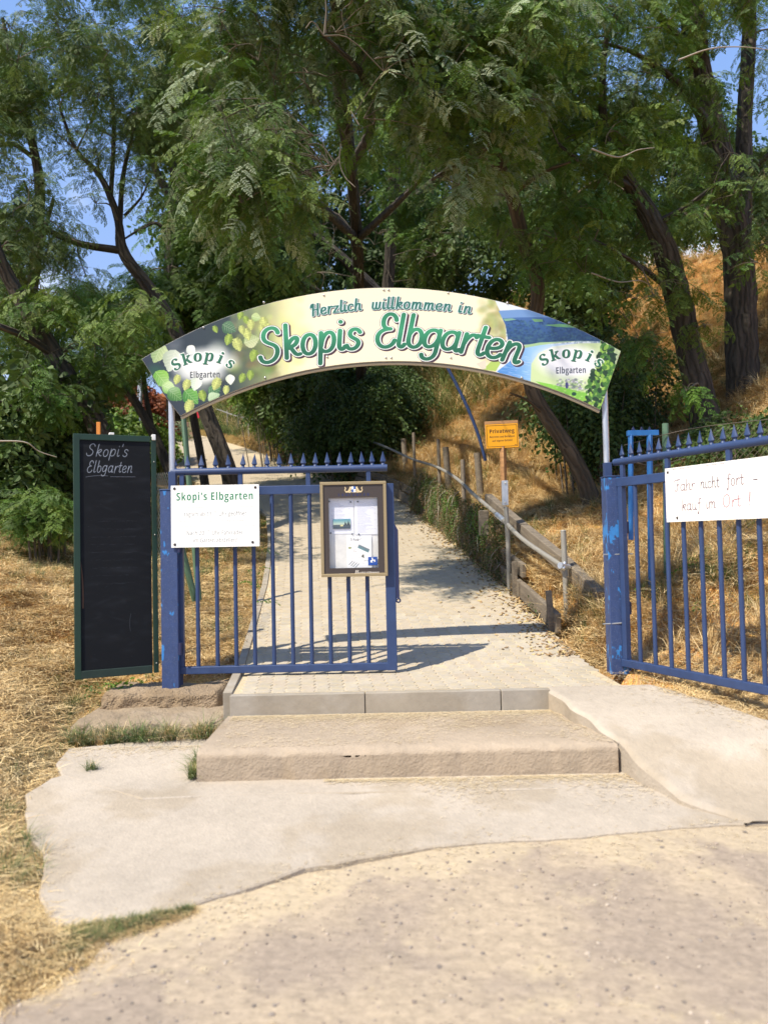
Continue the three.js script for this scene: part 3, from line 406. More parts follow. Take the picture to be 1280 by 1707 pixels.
  const arc = (ax, ay, mx, my, bx, by) => { const A = [cx(ax), cy(ax, ay)], B = [cx(mx), cy(mx, my)], C = [cx(bx), cy(bx, by)]; return (q) => A[1] * (q - B[0]) * (q - C[0]) / ((A[0] - B[0]) * (A[0] - C[0])) + B[1] * (q - A[0]) * (q - C[0]) / ((B[0] - A[0]) * (B[0] - C[0])) + C[1] * (q - A[0]) * (q - B[0]) / ((C[0] - A[0]) * (C[0] - B[0])); };
  const big = arc(440, 604, 640, 576, 850, 601), small = arc(517, 524, 650, 511, 790, 520);
  const gg = x.createLinearGradient(0, cy(640, 525), 0, cy(640, 600)); gg.addColorStop(0, 'rgb(44,122,84)'); gg.addColorStop(0.5, 'rgb(58,148,104)'); gg.addColorStop(1, 'rgb(32,100,70)');
  const bigPasses = [['rgb(66,42,52)', 29, 6, 6], ['rgb(66,42,52)', 29, 3, 3], ['rgb(66,42,52)', 29, 0, 0], ['rgb(240,244,240)', 26], [gg, 18]];
  script(x, 'Skopis', cx(432), cx(600), big, 82, bigPasses, { stretch: 78, penX: 1.12, penY: 0.86 }); script(x, 'Elbgarten', cx(624), cx(864), big, 82, bigPasses, { stretch: 78, penX: 1.12, penY: 0.86 });
  const smallPasses = [['rgb(60,50,62)', 13, 3.5, 3.5], ['rgb(60,50,62)', 13, 2, 2], ['rgb(226,238,236)', 12], ['rgb(40,104,92)', 7.5]];
  script(x, 'Herzlich', cx(518), cx(604), small, 29, smallPasses, { stretch: 27 }); script(x, 'willkommen', cx(619), cx(754), small, 29, smallPasses, { stretch: 29 }); script(x, 'in', cx(764), cx(788), small, 29, smallPasses, { stretch: 29 });
});
archTex.repeat.set(PPM / 2048, PPM / 590); archTex.offset.set(OFF * PPM / 2048, 1 - AY * PPM / 590);
{
  const pts = [], R1 = 3.85, R2 = 3.78, n = 40, top = 3.8, bot = 3.17;
  for (let i = 0; i <= n; i++) { const X = lerp(-2.01, 2.04, i / n); pts.push([X, top - R1 + Math.sqrt(R1 * R1 - X * X)]); }
  for (let i = 0; i <= n; i++) { const X = lerp(1.85, -1.69, i / n); pts.push([X, bot - R2 + Math.sqrt(R2 * R2 - (X - 0.06) ** 2)]); }
  pts.push([-1.83, 2.93]); pts.push([-1.93, 3.1]);
  const z = -6.6, a = thing('welcome_arch', 'arched printed welcome board with hops and river valley above the gateway', 'sign', V(AX, 0, z));
  part('board', plate(pts.reverse(), 0.022, 0.002), [mat({ map: archTex, roughness: 0.38, clearcoat: 0.3, clearcoatRoughness: 0.25 }), mat({ color: rgb(0.42, 0.4, 0.36), roughness: 0.6 })], a, V(0, 0, 0.03));
  const rim = []; for (let i = 0; i <= n; i++) { const X = lerp(-1.69, 1.85, i / n); rim.push(V(X, bot - 0.012 - R2 + Math.sqrt(R2 * R2 - (X - 0.06) ** 2), 0.02)); }
  part('bottom_rail', tube(rim, rim.map(() => 0.014), 6, 1), mat({ color: rgb(0.5, 0.46, 0.38), roughness: 0.6 }), a);
  for (const [px, dx] of [[285.5, -1], [1011, 1]]) {
    const X = (px + 2.5 - 640) / 197 - AX;
    part('support_tube', merge([rod(V(X, 2.27, 0), V(X, 3.2, 0), 0.026, 0.026, 16), box(0.05, 0.12, 0.012, X, 2.25, 0.0)]), M.galvanised, a);
    part('foot_socket', box(0.062, 0.15, 0.062, X + 0.004, 2.2, 0), M.blue, a);
  }
  for (const [px, py] of [[338, 543], [440, 500], [541, 488], [545, 593], [642, 479], [650, 479], [643, 594], [652, 594], [750, 484], [752, 594], [849, 501], [952, 535], [440, 628], [870, 628]]) { const p = [(px - 634.5) / SC - AX, EYE + (horizonAt(px) - py) / SC]; part('screw', new THREE.SphereGeometry(0.011, 10, 6), M.steel, a, V(p[0], p[1], 0.052)); }
}
// ------------------------------------------------------------------ gate posts with flaking paint
const flaked = (seed, w, h, lim) => dataTex(128, (u, v) => { const a = fbm(u * w * 14, v * h * 9, seed, 5), e = fbm(u * w * 4 + 9, v * h * 2.2, seed + 5, 3), c = vnoise(u * 128, v * 512, seed); const k = 0.82 + 0.36 * fbm(u * 20 * w, v * 20 * h, seed + 9, 4); if (a * 0.6 + e * 0.5 + 0.12 * sstep(v, 0.72, 1) > lim) return [0.035, 0.2 * k, 0.52 * k]; if (c > 0.985) return [0.3, 0.3, 0.32]; return [0.034 * k, 0.062 * k, 0.168 * k]; }, 0, true, 512);
function gatePost(name, label, px, w, y0, y1, seed) {
  const X = (px - 640) / 197, t = thing(name, label, 'gate post', V(X, y0, -6.6)), h = y1 - y0, m = mat({ map: flaked(seed, 0.3, 2.6, seed === 3 ? 0.71 : 0.66), roughness: 0.48, bumpMap: concreteBump, bumpScale: 0.001 });
  const g = new RoundedBoxGeometry(w, h, 0.15, 2, 0.008).translate(0, h / 2, 0); part('post', g, m, t);
  part('cap_plate', box(w + 0.01, 0.012, 0.16, 0, h + 0.004, 0), M.blue, t);
  return t;
}
const pL = gatePost('gate_post', 'blue steel gate post with pale blue flakes between blackboard and closed gate leaf', 285, 0.143, 0.44, 2.115, 3);
const pR = gatePost('gate_post', 'blue steel gate post with large pale blue bare patches beside the open gate leaf', 1023, 0.165, 0.5, 2.15, 12);
for (const y of [0.55, 1.22]) { part('hinge', merge([rod(V(0.075, y - 0.05, 0.085), V(0.075, y + 0.05, 0.085), 0.02, 0.02, 12), box(0.05, 0.05, 0.03, 0.05, y, 0.08), rod(V(0.075, y + 0.05, 0.085), V(0.075, y + 0.075, 0.085), 0.008)]), M.blueDark, pR); }
part('bolt', rod(V(-0.14, 0.42, 0.06), V(0.06, 0.43, 0.085), 0.007, 0.007, 8), M.steel, pR); part('bolt', rod(V(-0.12, 1.0, 0.06), V(0.12, 1.0, 0.085), 0.006, 0.006, 8), M.steel, pR);
part('hinge', merge([rod(V(0.085, 1.15, 0.07), V(0.085, 1.27, 0.07), 0.018, 0.018, 12)]), M.blueDark, pL); part('hinge', merge([rod(V(0.085, 0.3, 0.07), V(0.085, 0.4, 0.07), 0.018, 0.018, 12)]), M.blueDark, pL);

// ------------------------------------------------------------------ gate leaves: rails, bars, lance points
const spikeGeo = (() => { const g = new THREE.CylinderGeometry(0.001, 0.036, 0.088, 4, 1).rotateY(Math.PI / 4).scale(0.92, 1, 0.34).translate(0, 0.072, 0); const s = new THREE.CylinderGeometry(0.036, 0.012, 0.018, 4, 1).rotateY(Math.PI / 4).scale(0.92, 1, 0.34).translate(0, 0.019, 0); const n = new THREE.CylinderGeometry(0.014, 0.02, 0.014, 8).translate(0, 0.004, 0); return merge([g, s, n]); })();
function gateLeaf(label, len, yb, bars, spikes, pos, turn, stile = true) {      // along +x from the hinge; heights are world heights less pos.y
  const t = thing('gate_leaf', label, 'gate', pos); t.rotation.y = turn;
  const rail = (y, h, d, x0 = 0, x1 = len) => box(x1 - x0, h, d, (x0 + x1) / 2, y, 0, 0.006);
  part('bottom_rail', rail(yb, 0.062, 0.055), M.blue, t); part('frame_rail', rail(yb + 1.5, 0.075, 0.05), M.blue, t);
  part('stile', box(0.05, 1.44, 0.05, 0.04, yb + 0.75, -0.002), M.blue, t);
  if (stile) part('stile', box(0.085, 1.57, 0.056, len - 0.042, yb + 0.752, 0.002), M.blue, t);
  part('top_tube', rod(V(-0.03, yb + 1.672, 0), V(len - 0.05, yb + 1.672, 0), 0.03, 0.03, 16), M.blue, t);
  for (const x of [0.06, len * 0.3, len * 0.61, len - 0.21]) part('upright', box(0.038, 0.13, 0.03, x, yb + 1.598, 0), M.blue, t);
  const bar = new THREE.CylinderGeometry(0.0175, 0.0175, 1.44, 12).translate(0, 0.75, 0);
  for (const x of bars) part('bar', bar, M.blue, t, V(x, yb, 0));
  const r = rng(Math.round(len * 100) + 1); for (const x of spikes) { const s = part('spike', spikeGeo, M.blue, t, V(x, yb + 1.7, 0)); s.rotation.set((r() - 0.5) * 0.06, (r() - 0.5) * 0.5, (r() - 0.5) * 0.1); }
  return t;
}
const barX = (px) => (px - 640) / 197 + 1.765;
const leafA = gateLeaf('closed blue gate leaf with lance points carrying the white notice and menu case', 1.85, 0.1, [328, 360, 391, 422, 453.5, 485, 516, 547.5, 578.5, 610].map(barX), [292, 314, 337, 360, 382, 406, 425, 447, 467, 487, 507, 527, 547, 567, 586, 605, 622, 640].map(barX), V(-1.765, 0.5, -6.6), 0);
part('latch_plate', plate([[0, 0], [0.03, 0.03], [0.03, 0.6], [0.0, 0.66], [-0.02, 0.66], [-0.02, 0]], 0.05, 0.003), M.blueDark, leafA, V(1.85, 0.64, -0.028)); part('brown_flat', box(0.03, 1.4, 0.03, 0.0, 0.85, -0.06), mat({ color: rgb(0.13, 0.1, 0.075), roughness: 0.8 }), leafA);
part('hook', new THREE.TorusGeometry(0.016, 0.007, 8, 14), M.blueDark, leafA, V(1.87, 0.65, 0.02));
const g2 = Math.atan2(-(-6.6 + 5.21), 2.56 - 1.93);           // the other leaf swings towards the camera
const spk = []; for (let x = 0.06; x < 1.9; x += 0.104) spk.push(x);
const bb = []; for (let x = 0.2; x < 1.82; x += 0.168) bb.push(x);
const leafB = gateLeaf('blue gate leaf swung open towards the camera carrying the handwritten sign', 1.88, 0.1, bb, spk, V(1.965, 0.5, -6.53), -(Math.PI / 2) + Math.atan2(0.63, 1.39));

// ------------------------------------------------------------------ notices on the gate
function signPlate(name, label, category, w, h, d, pos, tex, side, turn = 0, group) {
  const t = thing(name, label, category, pos, group); t.rotation.y = turn;
  const front = mat({ map: tex, roughness: 0.36 });
  part('plate', new THREE.BoxGeometry(w, h, d), [side, side, side, side, front, side], t);
  return t;
}
{
  const x0 = 286, x1 = 432.5, S = 199.4, tex = canvasTex(1024, 722, (x, w, h) => {
    x.fillStyle = 'rgb(250,250,248)'; x.fillRect(0, 0, w, h);
    narrow(x, "Skopi's Elbgarten", w / 2, 176, 128, 'bold PX sans-serif', 'rgb(30,120,82)', 0.79, 'center', 5);
    x.fillStyle = 'rgb(150,158,160)'; x.fillRect(48, 256, w - 96, 5); x.fillRect(48, 478, w - 96, 5);
    narrow(x, 'täglich ab 11.', 150, 362, 72, 'PX sans-serif', 'rgb(105,112,116)', 0.79, 'left'); narrow(x, '00', 500, 326, 34, 'PX sans-serif', 'rgb(105,112,116)', 0.8, 'left'); narrow(x, 'Uhr geöffnet', 552, 362, 72, 'PX sans-serif', 'rgb(105,112,116)', 0.79, 'left');
    narrow(x, '(Bei schlechtem Wetter kann die Öffnungszeit abweichen.)', w / 2, 432, 41, 'PX sans-serif', 'rgb(160,166,168)', 0.8);
    narrow(x, 'Nach 20.', 176, 582, 72, 'PX sans-serif', 'rgb(105,112,116)', 0.79, 'left'); narrow(x, '00', 418, 546, 34, 'PX sans-serif', 'rgb(105,112,116)', 0.8, 'left'); narrow(x, 'Uhr Fahrräder', 472, 582, 72, 'PX sans-serif', 'rgb(105,112,116)', 0.79, 'left');
    narrow(x, 'im Garten abstellen!', w / 2, 668, 72, 'PX sans-serif', 'rgb(105,112,116)', 0.79);
    const r = rng(4); for (let i = 0; i < 90; i++) { x.fillStyle = `rgba(150,140,120,${r() * 0.16})`; x.fillRect(r() * w, r() * h, 2 + r() * 8, 2 + r() * 5); }
  });
  const w = (x1 - x0) / S, h = 0.517, t = signPlate('opening_hours_sign', 'white opening hours notice with green heading on the closed gate leaf', 'sign', w, h, 0.006, V((x0 + x1 - 1280) / 2 / S, 1.89, -6.508), tex, M.white);
  t.rotation.z = -0.004;
  for (const [a, b] of [[-1, 1], [1, 1], [-1, -1], [0.92, -0.96]]) part('screw', new THREE.SphereGeometry(0.012, 10, 6).scale(1, 1, 0.5), M.screw, t, V(a * (w / 2 - 0.03), b * (h / 2 - 0.025), 0.004));
}
{
  // the menu case: gold frame, dark mask, papers behind the glass
  const cxx = (533.5 + 644.5 - 1280) / 2 / 200, cyy = (2.155 + 1.36) / 2, w = 0.555, h = 0.795, t = thing('menu_case', 'gold framed glass menu case with dark mask and pinned papers', 'showcase', V(cxx, cyy, -6.555));
  const gold = mat({ color: rgb(0.4, 0.315, 0.18), metalness: 0.55, roughness: 0.45 }), dark = mat({ color: rgb(0.05, 0.04, 0.036), roughness: 0.5 });
  const f = 0.026, D = 0.07; part('frame', merge([box(w, f, D, 0, h / 2 - f / 2, 0), box(w, f, D, 0, -h / 2 + f / 2, 0), box(f, h - 2 * f, D, -w / 2 + f / 2, 0, 0), box(f, h - 2 * f, D, w / 2 - f / 2, 0, 0)]), gold, t);
  const iw = w - 2 * f, ih = h - 2 * f, wl = -0.207, wr = 0.2, wt = 0.262, wb = -0.325;   // window in the mask
  const mask = new THREE.Shape([[-iw / 2, -ih / 2], [iw / 2, -ih / 2], [iw / 2, ih / 2], [-iw / 2, ih / 2]].map((p) => new THREE.Vector2(...p)));
  mask.holes.push(new THREE.Path([[wl, wb], [wl, wt], [wr, wt], [wr, wb]].map((p) => new THREE.Vector2(...p))));
  const maskTex = canvasTex(1024, 1484, (x, W, Hh) => {
    x.fillStyle = 'rgb(66,58,55)'; x.fillRect(0, 0, W, Hh); const k = W / iw, X = (a) => (a + iw / 2) * k, Y = (b) => (ih / 2 - b) * k;
    x.fillStyle = 'rgb(44,48,84)'; for (let i = 0; i < 9; i++) x.fillRect(X(-0.125 + i * 0.03), Y(0.3), 22 + (i % 3) * 9, 44);
    const lion = (s) => { x.save(); x.translate(X(0.004 + s * 0.04), Y(0.333)); x.scale(s * k * 0.001, k * 0.001); x.strokeStyle = 'rgb(226,205,160)'; x.lineCap = 'round'; x.lineWidth = 9; const ln = (...p) => { x.beginPath(); p.forEach(([a, b], i) => x[i ? 'lineTo' : 'moveTo'](a, b)); x.stroke(); }; ln([24, 20], [4, 16], [-8, -6], [-18, -16]); ln([-8, -4], [-22, 0]); ln([-2, 8], [-18, 16]); ln([6, 16], [-8, 24]); x.lineWidth = 6; ln([24, 20], [34, 6], [26, -10], [32, -18]); x.lineWidth = 12; ln([-12, -16], [-12, -17]); x.restore(); };
    lion(1); lion(-1); x.fillStyle = 'rgb(240,240,240)'; x.fillRect(X(-0.014), Y(0.358), 0.036 * k, 0.048 * k); x.fillStyle = 'rgb(58,98,170)'; x.fillRect(X(0.004), Y(0.358), 0.018 * k, 0.024 * k); x.fillRect(X(-0.014), Y(0.334), 0.018 * k, 0.024 * k); x.fillStyle = 'rgb(226,205,160)'; x.fillRect(X(-0.06), Y(0.31), 0.128 * k, 5);
    x.save(); x.font = 'italic bold 74px serif'; x.fillStyle = 'rgb(222,215,205)'; x.fillText('H', X(0.0), Y(-0.358)); x.font = 'italic bold 34px serif'; x.fillText('erzlich Willkommen', X(0.03), Y(-0.357)); x.restore(); x.fillStyle = 'rgb(110,104,100)'; x.fillRect(X(-0.13), Y(-0.355), 60, 12);
  });
  maskTex.repeat.set(1 / iw, 1 / ih); maskTex.offset.set(0.5, 0.5);
  part('mask', new THREE.ExtrudeGeometry(mask, { depth: 0.003, bevelEnabled: false }), [mat({ map: maskTex, roughness: 0.45 }), dark], t, V(0, 0, 0.022));
  part('back_panel', box(iw, ih, 0.008, 0, 0, -0.02), M.white, t);
  const paper = (a, b, pw2, ph, draw, z, name = 'paper', label, tilt = 0) => { const tx = canvasTex(360, Math.round(360 * ph / pw2), draw), m = part(name, new THREE.BoxGeometry(pw2, ph, 0.0016), [M.white, M.white, M.white, M.white, mat({ map: tx, roughness: 0.8 }), M.white], t, V(a, b, z), label); m.rotation.z = tilt; return m; };
  const lines = (x, w2, h2, from, to, left, right, seed) => { const r = rng(seed); x.fillStyle = 'rgb(236,238,246)'; x.fillRect(0, 0, w2, h2); for (let y = from; y < to; y += 17) { x.fillStyle = `rgba(90,92,130,${0.25 + 0.3 * r()})`; x.fillRect(left, y, (right - left) * (0.4 + 0.6 * r()), 4); if (r() < 0.5) { x.fillRect(right - 16, y, 26, 4); } } };
  paper(-0.105, 0.11, 0.208, 0.297, (x, a, b) => lines(x, a, b, 30, b - 40, 30, 300, 3), -0.014);
  paper(0.108, 0.1, 0.2, 0.297, (x, a, b) => lines(x, a, b, 24, b - 20, 40, 310, 9), -0.0115);
  paper(0.04, -0.2, 0.21, 0.29, (x, a, b) => {
    x.fillStyle = 'rgb(248,249,250)'; x.fillRect(0, 0, a, b); x.fillStyle = 'rgb(60,60,64)'; x.font = 'bold 46px sans-serif'; x.fillText('S', 60, 72); x.fillText('k', 96, 72); x.fillText('o', 124, 78); x.fillText('p', 154, 74); x.font = 'italic bold 46px sans-serif'; x.fillText('i', 190, 70);
    const r = rng(6); x.save(); x.translate(245, 190); x.rotate(0.45); const g = x.createLinearGradient(0, -25, 0, 25); g.addColorStop(0, 'rgb(120,130,140)'); g.addColorStop(1, 'rgb(100,150,160)'); x.fillStyle = g; x.fillRect(-85, -26, 170, 52); x.restore();
    x.fillStyle = 'rgb(80,84,80)'; x.beginPath(); x.moveTo(205, 300); x.lineTo(245, 270); x.lineTo(250, 330); x.fill(); x.fillStyle = 'rgb(150,160,90)'; x.fillRect(26, 165, 40, 24);
    for (let i = 0; i < 22; i++) { x.fillStyle = `rgba(100,105,110,${0.3 + r() * 0.4})`; x.fillRect(20 + r() * 240, 130 + r() * 330, 14 + r() * 50, 5); } x.fillStyle = 'rgba(110,120,130,.7)'; for (let k = 0; k < 4; k++) { x.save(); x.translate(60 + k * 30, 380 + k * 14); x.rotate(-0.8); x.fillRect(-50, 0, 80, 12); x.restore(); }
  }, -0.009);
  paper(-0.102, 0.045, 0.148, 0.082, (x, a, b) => { const g = x.createLinearGradient(0, 0, 0, b); g.addColorStop(0, 'rgb(70,140,165)'); g.addColorStop(0.55, 'rgb(200,215,190)'); g.addColorStop(0.62, 'rgb(70,80,84)'); g.addColorStop(1, 'rgb(48,62,70)'); x.fillStyle = g; x.fillRect(0, 0, a, b); x.fillStyle = 'rgb(36,44,48)'; for (const [q, hh] of [[250, 90], [270, 60], [305, 110], [330, 96]]) { x.beginPath(); x.moveTo(q - 18, 130); x.lineTo(q, 130 - hh); x.lineTo(q + 18, 130); x.fill(); } x.fillStyle = 'rgb(230,220,150)'; x.fillRect(150, 118, 60, 30); }, -0.0065, 'picture', 'small evening landscape picture on the menu');
  paper(0.152, -0.272, 0.078, 0.07, (x, a, b) => { x.fillStyle = 'rgb(24,82,176)'; x.fillRect(0, 0, a, b); x.fillStyle = '#fff'; x.save(); x.translate(a / 2, b / 2); x.rotate(-0.2); x.fillRect(-90, -40, 190, 86); x.fillRect(-20, -130, 50, 90); x.restore(); x.fillStyle = 'rgb(24,82,176)'; x.fillRect(160, 150, 70, 50); }, -0.006, 'sticker', 'blue square sticker with a white hand shape');
  for (const [a, b] of [[-0.202, 0.235], [-0.024, 0.228], [0.036, 0.23], [-0.195, -0.03], [-0.015, -0.042], [0.04, -0.045]]) part('pin', new THREE.SphereGeometry(0.007, 8, 6), M.screw, t, V(a, b, -0.004));
  part('glass_pane', box(wr - wl + 0.02, wt - wb + 0.02, 0.003, (wl + wr) / 2, (wt + wb) / 2, 0.017, 0.001), mat({ color: 0xffffff, transmission: 1, thickness: 0, roughness: 0.02, ior: 1.5 }), t);
}
{
  // handwritten sign on the open leaf
  const w = 1.12, h = 0.41, tex = canvasTex(1400, 512, (x, W, Hh) => {
    x.fillStyle = 'rgb(250,248,246)'; x.fillRect(0, 0, W, Hh); x.strokeStyle = 'rgb(120,90,100)'; x.lineWidth = 3;
    const m = 16, c = 30; x.beginPath(); x.moveTo(m + c, m); x.lineTo(W - m - c, m); x.quadraticCurveTo(W - m - c, m + c, W - m, m + c); x.lineTo(W - m, Hh - m - c); x.quadraticCurveTo(W - m - c, Hh - m - c, W - m - c, Hh - m); x.lineTo(m + c, Hh - m); x.quadraticCurveTo(m + c, Hh - m - c, m, Hh - m - c); x.lineTo(m, m + c); x.quadraticCurveTo(m + c, m + c, m + c, m); x.stroke();
    x.strokeStyle = 'rgb(96,74,84)'; x.lineWidth = 5; for (const [a, b] of [[60, 330], [500, 700]]) { x.beginPath(); x.moveTo(a, m + 1); x.lineTo(b, m + 1); x.stroke(); }
    const P = [['rgb(96,66,76)', 8.5]], o = { slant: 0.06, penX: 1, penY: 1, stretch: 64 };
    script(x, 'Fahr', 110, 360, () => 226, 62, P, { ...o, stretch: 60 }); script(x, 'nicht', 420, 640, () => 222, 62, [['rgb(84,70,78)', 9]], { ...o, stretch: 48 }); script(x, 'fort', 716, 900, () => 218, 62, P, { ...o, stretch: 52 }); script(x, '-', 970, 1060, () => 216, 62, [['rgb(80,60,70)', 11]], o);
    script(x, 'kauf', 190, 420, () => 412, 62, P, { ...o, stretch: 58 }); script(x, 'im', 480, 590, () => 406, 62, P, { ...o, stretch: 52 }); script(x, 'Ort', 660, 860, () => 402, 64, [['rgb(140,74,88)', 8]], { ...o, stretch: 66 }); script(x, '!', 930, 980, () => 398, 66, [['rgb(130,60,76)', 11]], o);
  });
  const s0 = 0.42, dir = V(0.63, 0, 1.39).normalize(), c = V(1.965, 1.955, -6.53).addScaledVector(dir, 0.585 + w / 2).add(V(-dir.z, 0, dir.x).multiplyScalar(0.04));
  const t = signPlate('handwritten_sign', 'white board with cursive German handwriting on the open gate leaf', 'sign', w, h, 0.018, c, tex, M.white, -(Math.PI / 2) + Math.atan2(0.63, 1.39));
  t.children[0].geometry = new THREE.BoxGeometry(w, h, 0.018);
  part('screw', new THREE.SphereGeometry(0.01, 8, 6), M.screw, t, V(-w / 2 + 0.03, h / 2 - 0.03, 0.01)); part('screw', new THREE.SphereGeometry(0.01, 8, 6), M.screw, t, V(-w / 2 + 0.11, -h / 2 + 0.03, 0.01));
}
// ------------------------------------------------------------------ the tall blackboard
{
  const a = V((123 - 640) / F * 6.34, 0, -6.34), b = V((262 - 640) / F * 6.62, 0, -6.62), w = a.distanceTo(b), y0 = 0.585, h = 2.0, t = thing('blackboard', 'tall empty blackboard with green frame and faded chalk heading beside the gate post', 'blackboard', V((a.x + b.x) / 2, y0, (a.z + b.z) / 2));
  t.rotation.y = Math.atan2(-(b.z - a.z), b.x - a.x); t.rotation.x = -0.015; t.rotation.order = 'YXZ';
  const tex = canvasTex(640, 1830, (x, W, Hh) => {
    const r = rng(8); x.fillStyle = 'rgb(25,28,33)'; x.fillRect(0, 0, W, Hh);
    for (let i = 0; i < 150; i++) { x.save(); x.translate(r() * W, r() * Hh); x.rotate((r() - 0.5) * 0.6); const g = x.createRadialGradient(0, 0, 0, 0, 0, 1); x.scale(40 + r() * 160, 8 + r() * 40); g.addColorStop(0, `rgba(${r() < 0.6 ? '90,98,110' : '16,18,20'},${0.05 + r() * 0.08})`); g.addColorStop(1, 'rgba(60,60,60,0)'); x.fillStyle = g; x.fillRect(-1, -1, 2, 2); x.restore(); }
    for (let k = 0; k < 9; k++) for (let i = 0; i < 30; i++) { x.fillStyle = `rgba(120,126,140,${r() * 0.13})`; x.fillRect(70 + r() * 420, 640 + k * 62 + r() * 12, 8 + r() * 50, 2 + r() * 2); }
    for (let i = 0; i < 260; i++) { x.fillStyle = `rgba(190,196,205,${r() * 0.3})`; const s = 1 + r() * 2.2; x.fillRect(r() * W, r() * Hh, s, s); }
    const P = [['rgba(150,160,176,.35)', 9, 1, 1], ['rgba(176,186,200,.65)', 5]], o = { slant: 0.3, penX: 1, penY: 1, jitter: 8 };
    script(x, "Skopi's", 46, 430, (q) => 128 - q * 0.01, 56, P, { ...o, stretch: 56 }); script(x, 'Elbgarten', 50, 470, (q) => 262 - q * 0.02, 54, P, { ...o, stretch: 44 });
    x.strokeStyle = 'rgba(165,172,188,.5)'; x.lineWidth = 4; x.beginPath(); x.moveTo(50, 296); x.quadraticCurveTo(150, 276, 250, 284); x.moveTo(270, 290); x.lineTo(500, 288); x.stroke();
    x.strokeStyle = 'rgba(130,138,150,.4)'; x.lineWidth = 3; x.beginPath(); x.moveTo(446, 1390); x.quadraticCurveTo(424, 1460, 440, 1530); x.stroke(); x.fillStyle = 'rgba(98,72,60,.75)'; x.beginPath(); x.moveTo(2, 960); x.quadraticCurveTo(34, 1130, 26, 1330); x.lineTo(10, 1330); x.quadraticCurveTo(16, 1130, 0, 980); x.fill();
  });
  const f = 0.05, green = mat({ map: scuff, color: rgb(0.008, 0.042, 0.026), roughness: 0.55 });
  tex.repeat.set(1 / (w - 2 * f), 1 / (h - 2 * f)); tex.offset.set(0.5, 0);
  part('slate', boxUV(new THREE.BoxGeometry(w - 2 * f, h - 2 * f, 0.016).translate(0, h / 2 - f, 0)), mat({ map: tex, roughness: 0.92, specularIntensity: 0.4 }), t, V(0, f, 0));
  part('frame_bar', box(f, h, 0.036, -w / 2 + f / 2, h / 2, 0), green, t); part('frame_bar', box(f * 0.8, h, 0.036, w / 2 - f * 0.4, h / 2, 0), green, t); part('frame_bar', box(w - 1.8 * f, f, 0.034, -f * 0.1, h - f / 2, 0), green, t); part('frame_bar', box(w - 1.8 * f, f * 1.3, 0.034, -f * 0.1, f * 0.65, 0), mat({ map: scuff, color: rgb(0.016, 0.04, 0.032), roughness: 0.6 }), t);
  part('bracket', box(0.03, 0.05, 0.06, w / 2 - 0.02, h - 0.01, 0.0), M.white, t); part('bracket', box(0.04, 0.02, 0.05, -w / 2 + 0.3, h + 0.01, -0.01), M.white, t);
  for (const [q, y] of [[w / 2 - 0.02, 1.78], [w / 2 - 0.02, 1.16], [w / 2 - 0.02, 0.08]]) part('screw', new THREE.SphereGeometry(0.006, 8, 6), M.steel, t, V(q, y, 0.019));
}
{
  // weathered stone steps before the blackboard
  const rough = (x0, x1, d0, d1, y0, y1, seed) => { const nx = 80, g = grid(nx, 26, (u, v) => { const fr = v < 0.4, D = fr ? d0 : lerp(d0, d1, (v - 0.4) / 0.6), y = fr ? lerp(y0, y1, v / 0.4) : y1, X = lerp(x0, x1, u), n = 1.7 * (fbm(X * 9, (D + y) * 12, seed, 5) - 0.5), big = fbm(X * 2.4, seed, seed + 2, 3) - 0.5, e = Math.max(0, 1 - Math.abs(v - 0.4) / 0.08), ends = Math.max(0, 1 - Math.min(u, 1 - u) / 0.06); return V(X + n * 0.03, y + (fr ? 0 : 1) * (0.03 * n + 0.03 * big) - e * 0.035 * (0.5 + n * 2) - ends * ends * 0.07, -(D + (fr ? n * 0.05 + big * 0.05 : 0) + e * 0.02 + ends * ends * 0.06)); }, 0.2); const p = g.attributes.position, uv = g.attributes.uv; for (let i = 0; i < p.count; i++) uv.setXY(i, p.getX(i), p.getY(i) * 1.0 - p.getZ(i)); return g; };
  tag(part('stone_step', rough(-2.4, -1.2, 5.88, 6.5, 0.14, 0.352, 4), M.stone), 'flat grey weathered stone step, lower of two below the blackboard', 'stone step', 'two old stone steps');
  tag(part('stone_step', rough(-2.34, -1.32, 6.33, 6.8, 0.3, 0.475, 9), mat({ map: concreteTex, color: rgb(0.7, 0.61, 0.5), bumpMap: concreteBump, bumpScale: 0.035, roughness: 0.98 })), 'crumbling brown stone step, upper of two at the foot of the gate post', 'stone step', 'two old stone steps');
}
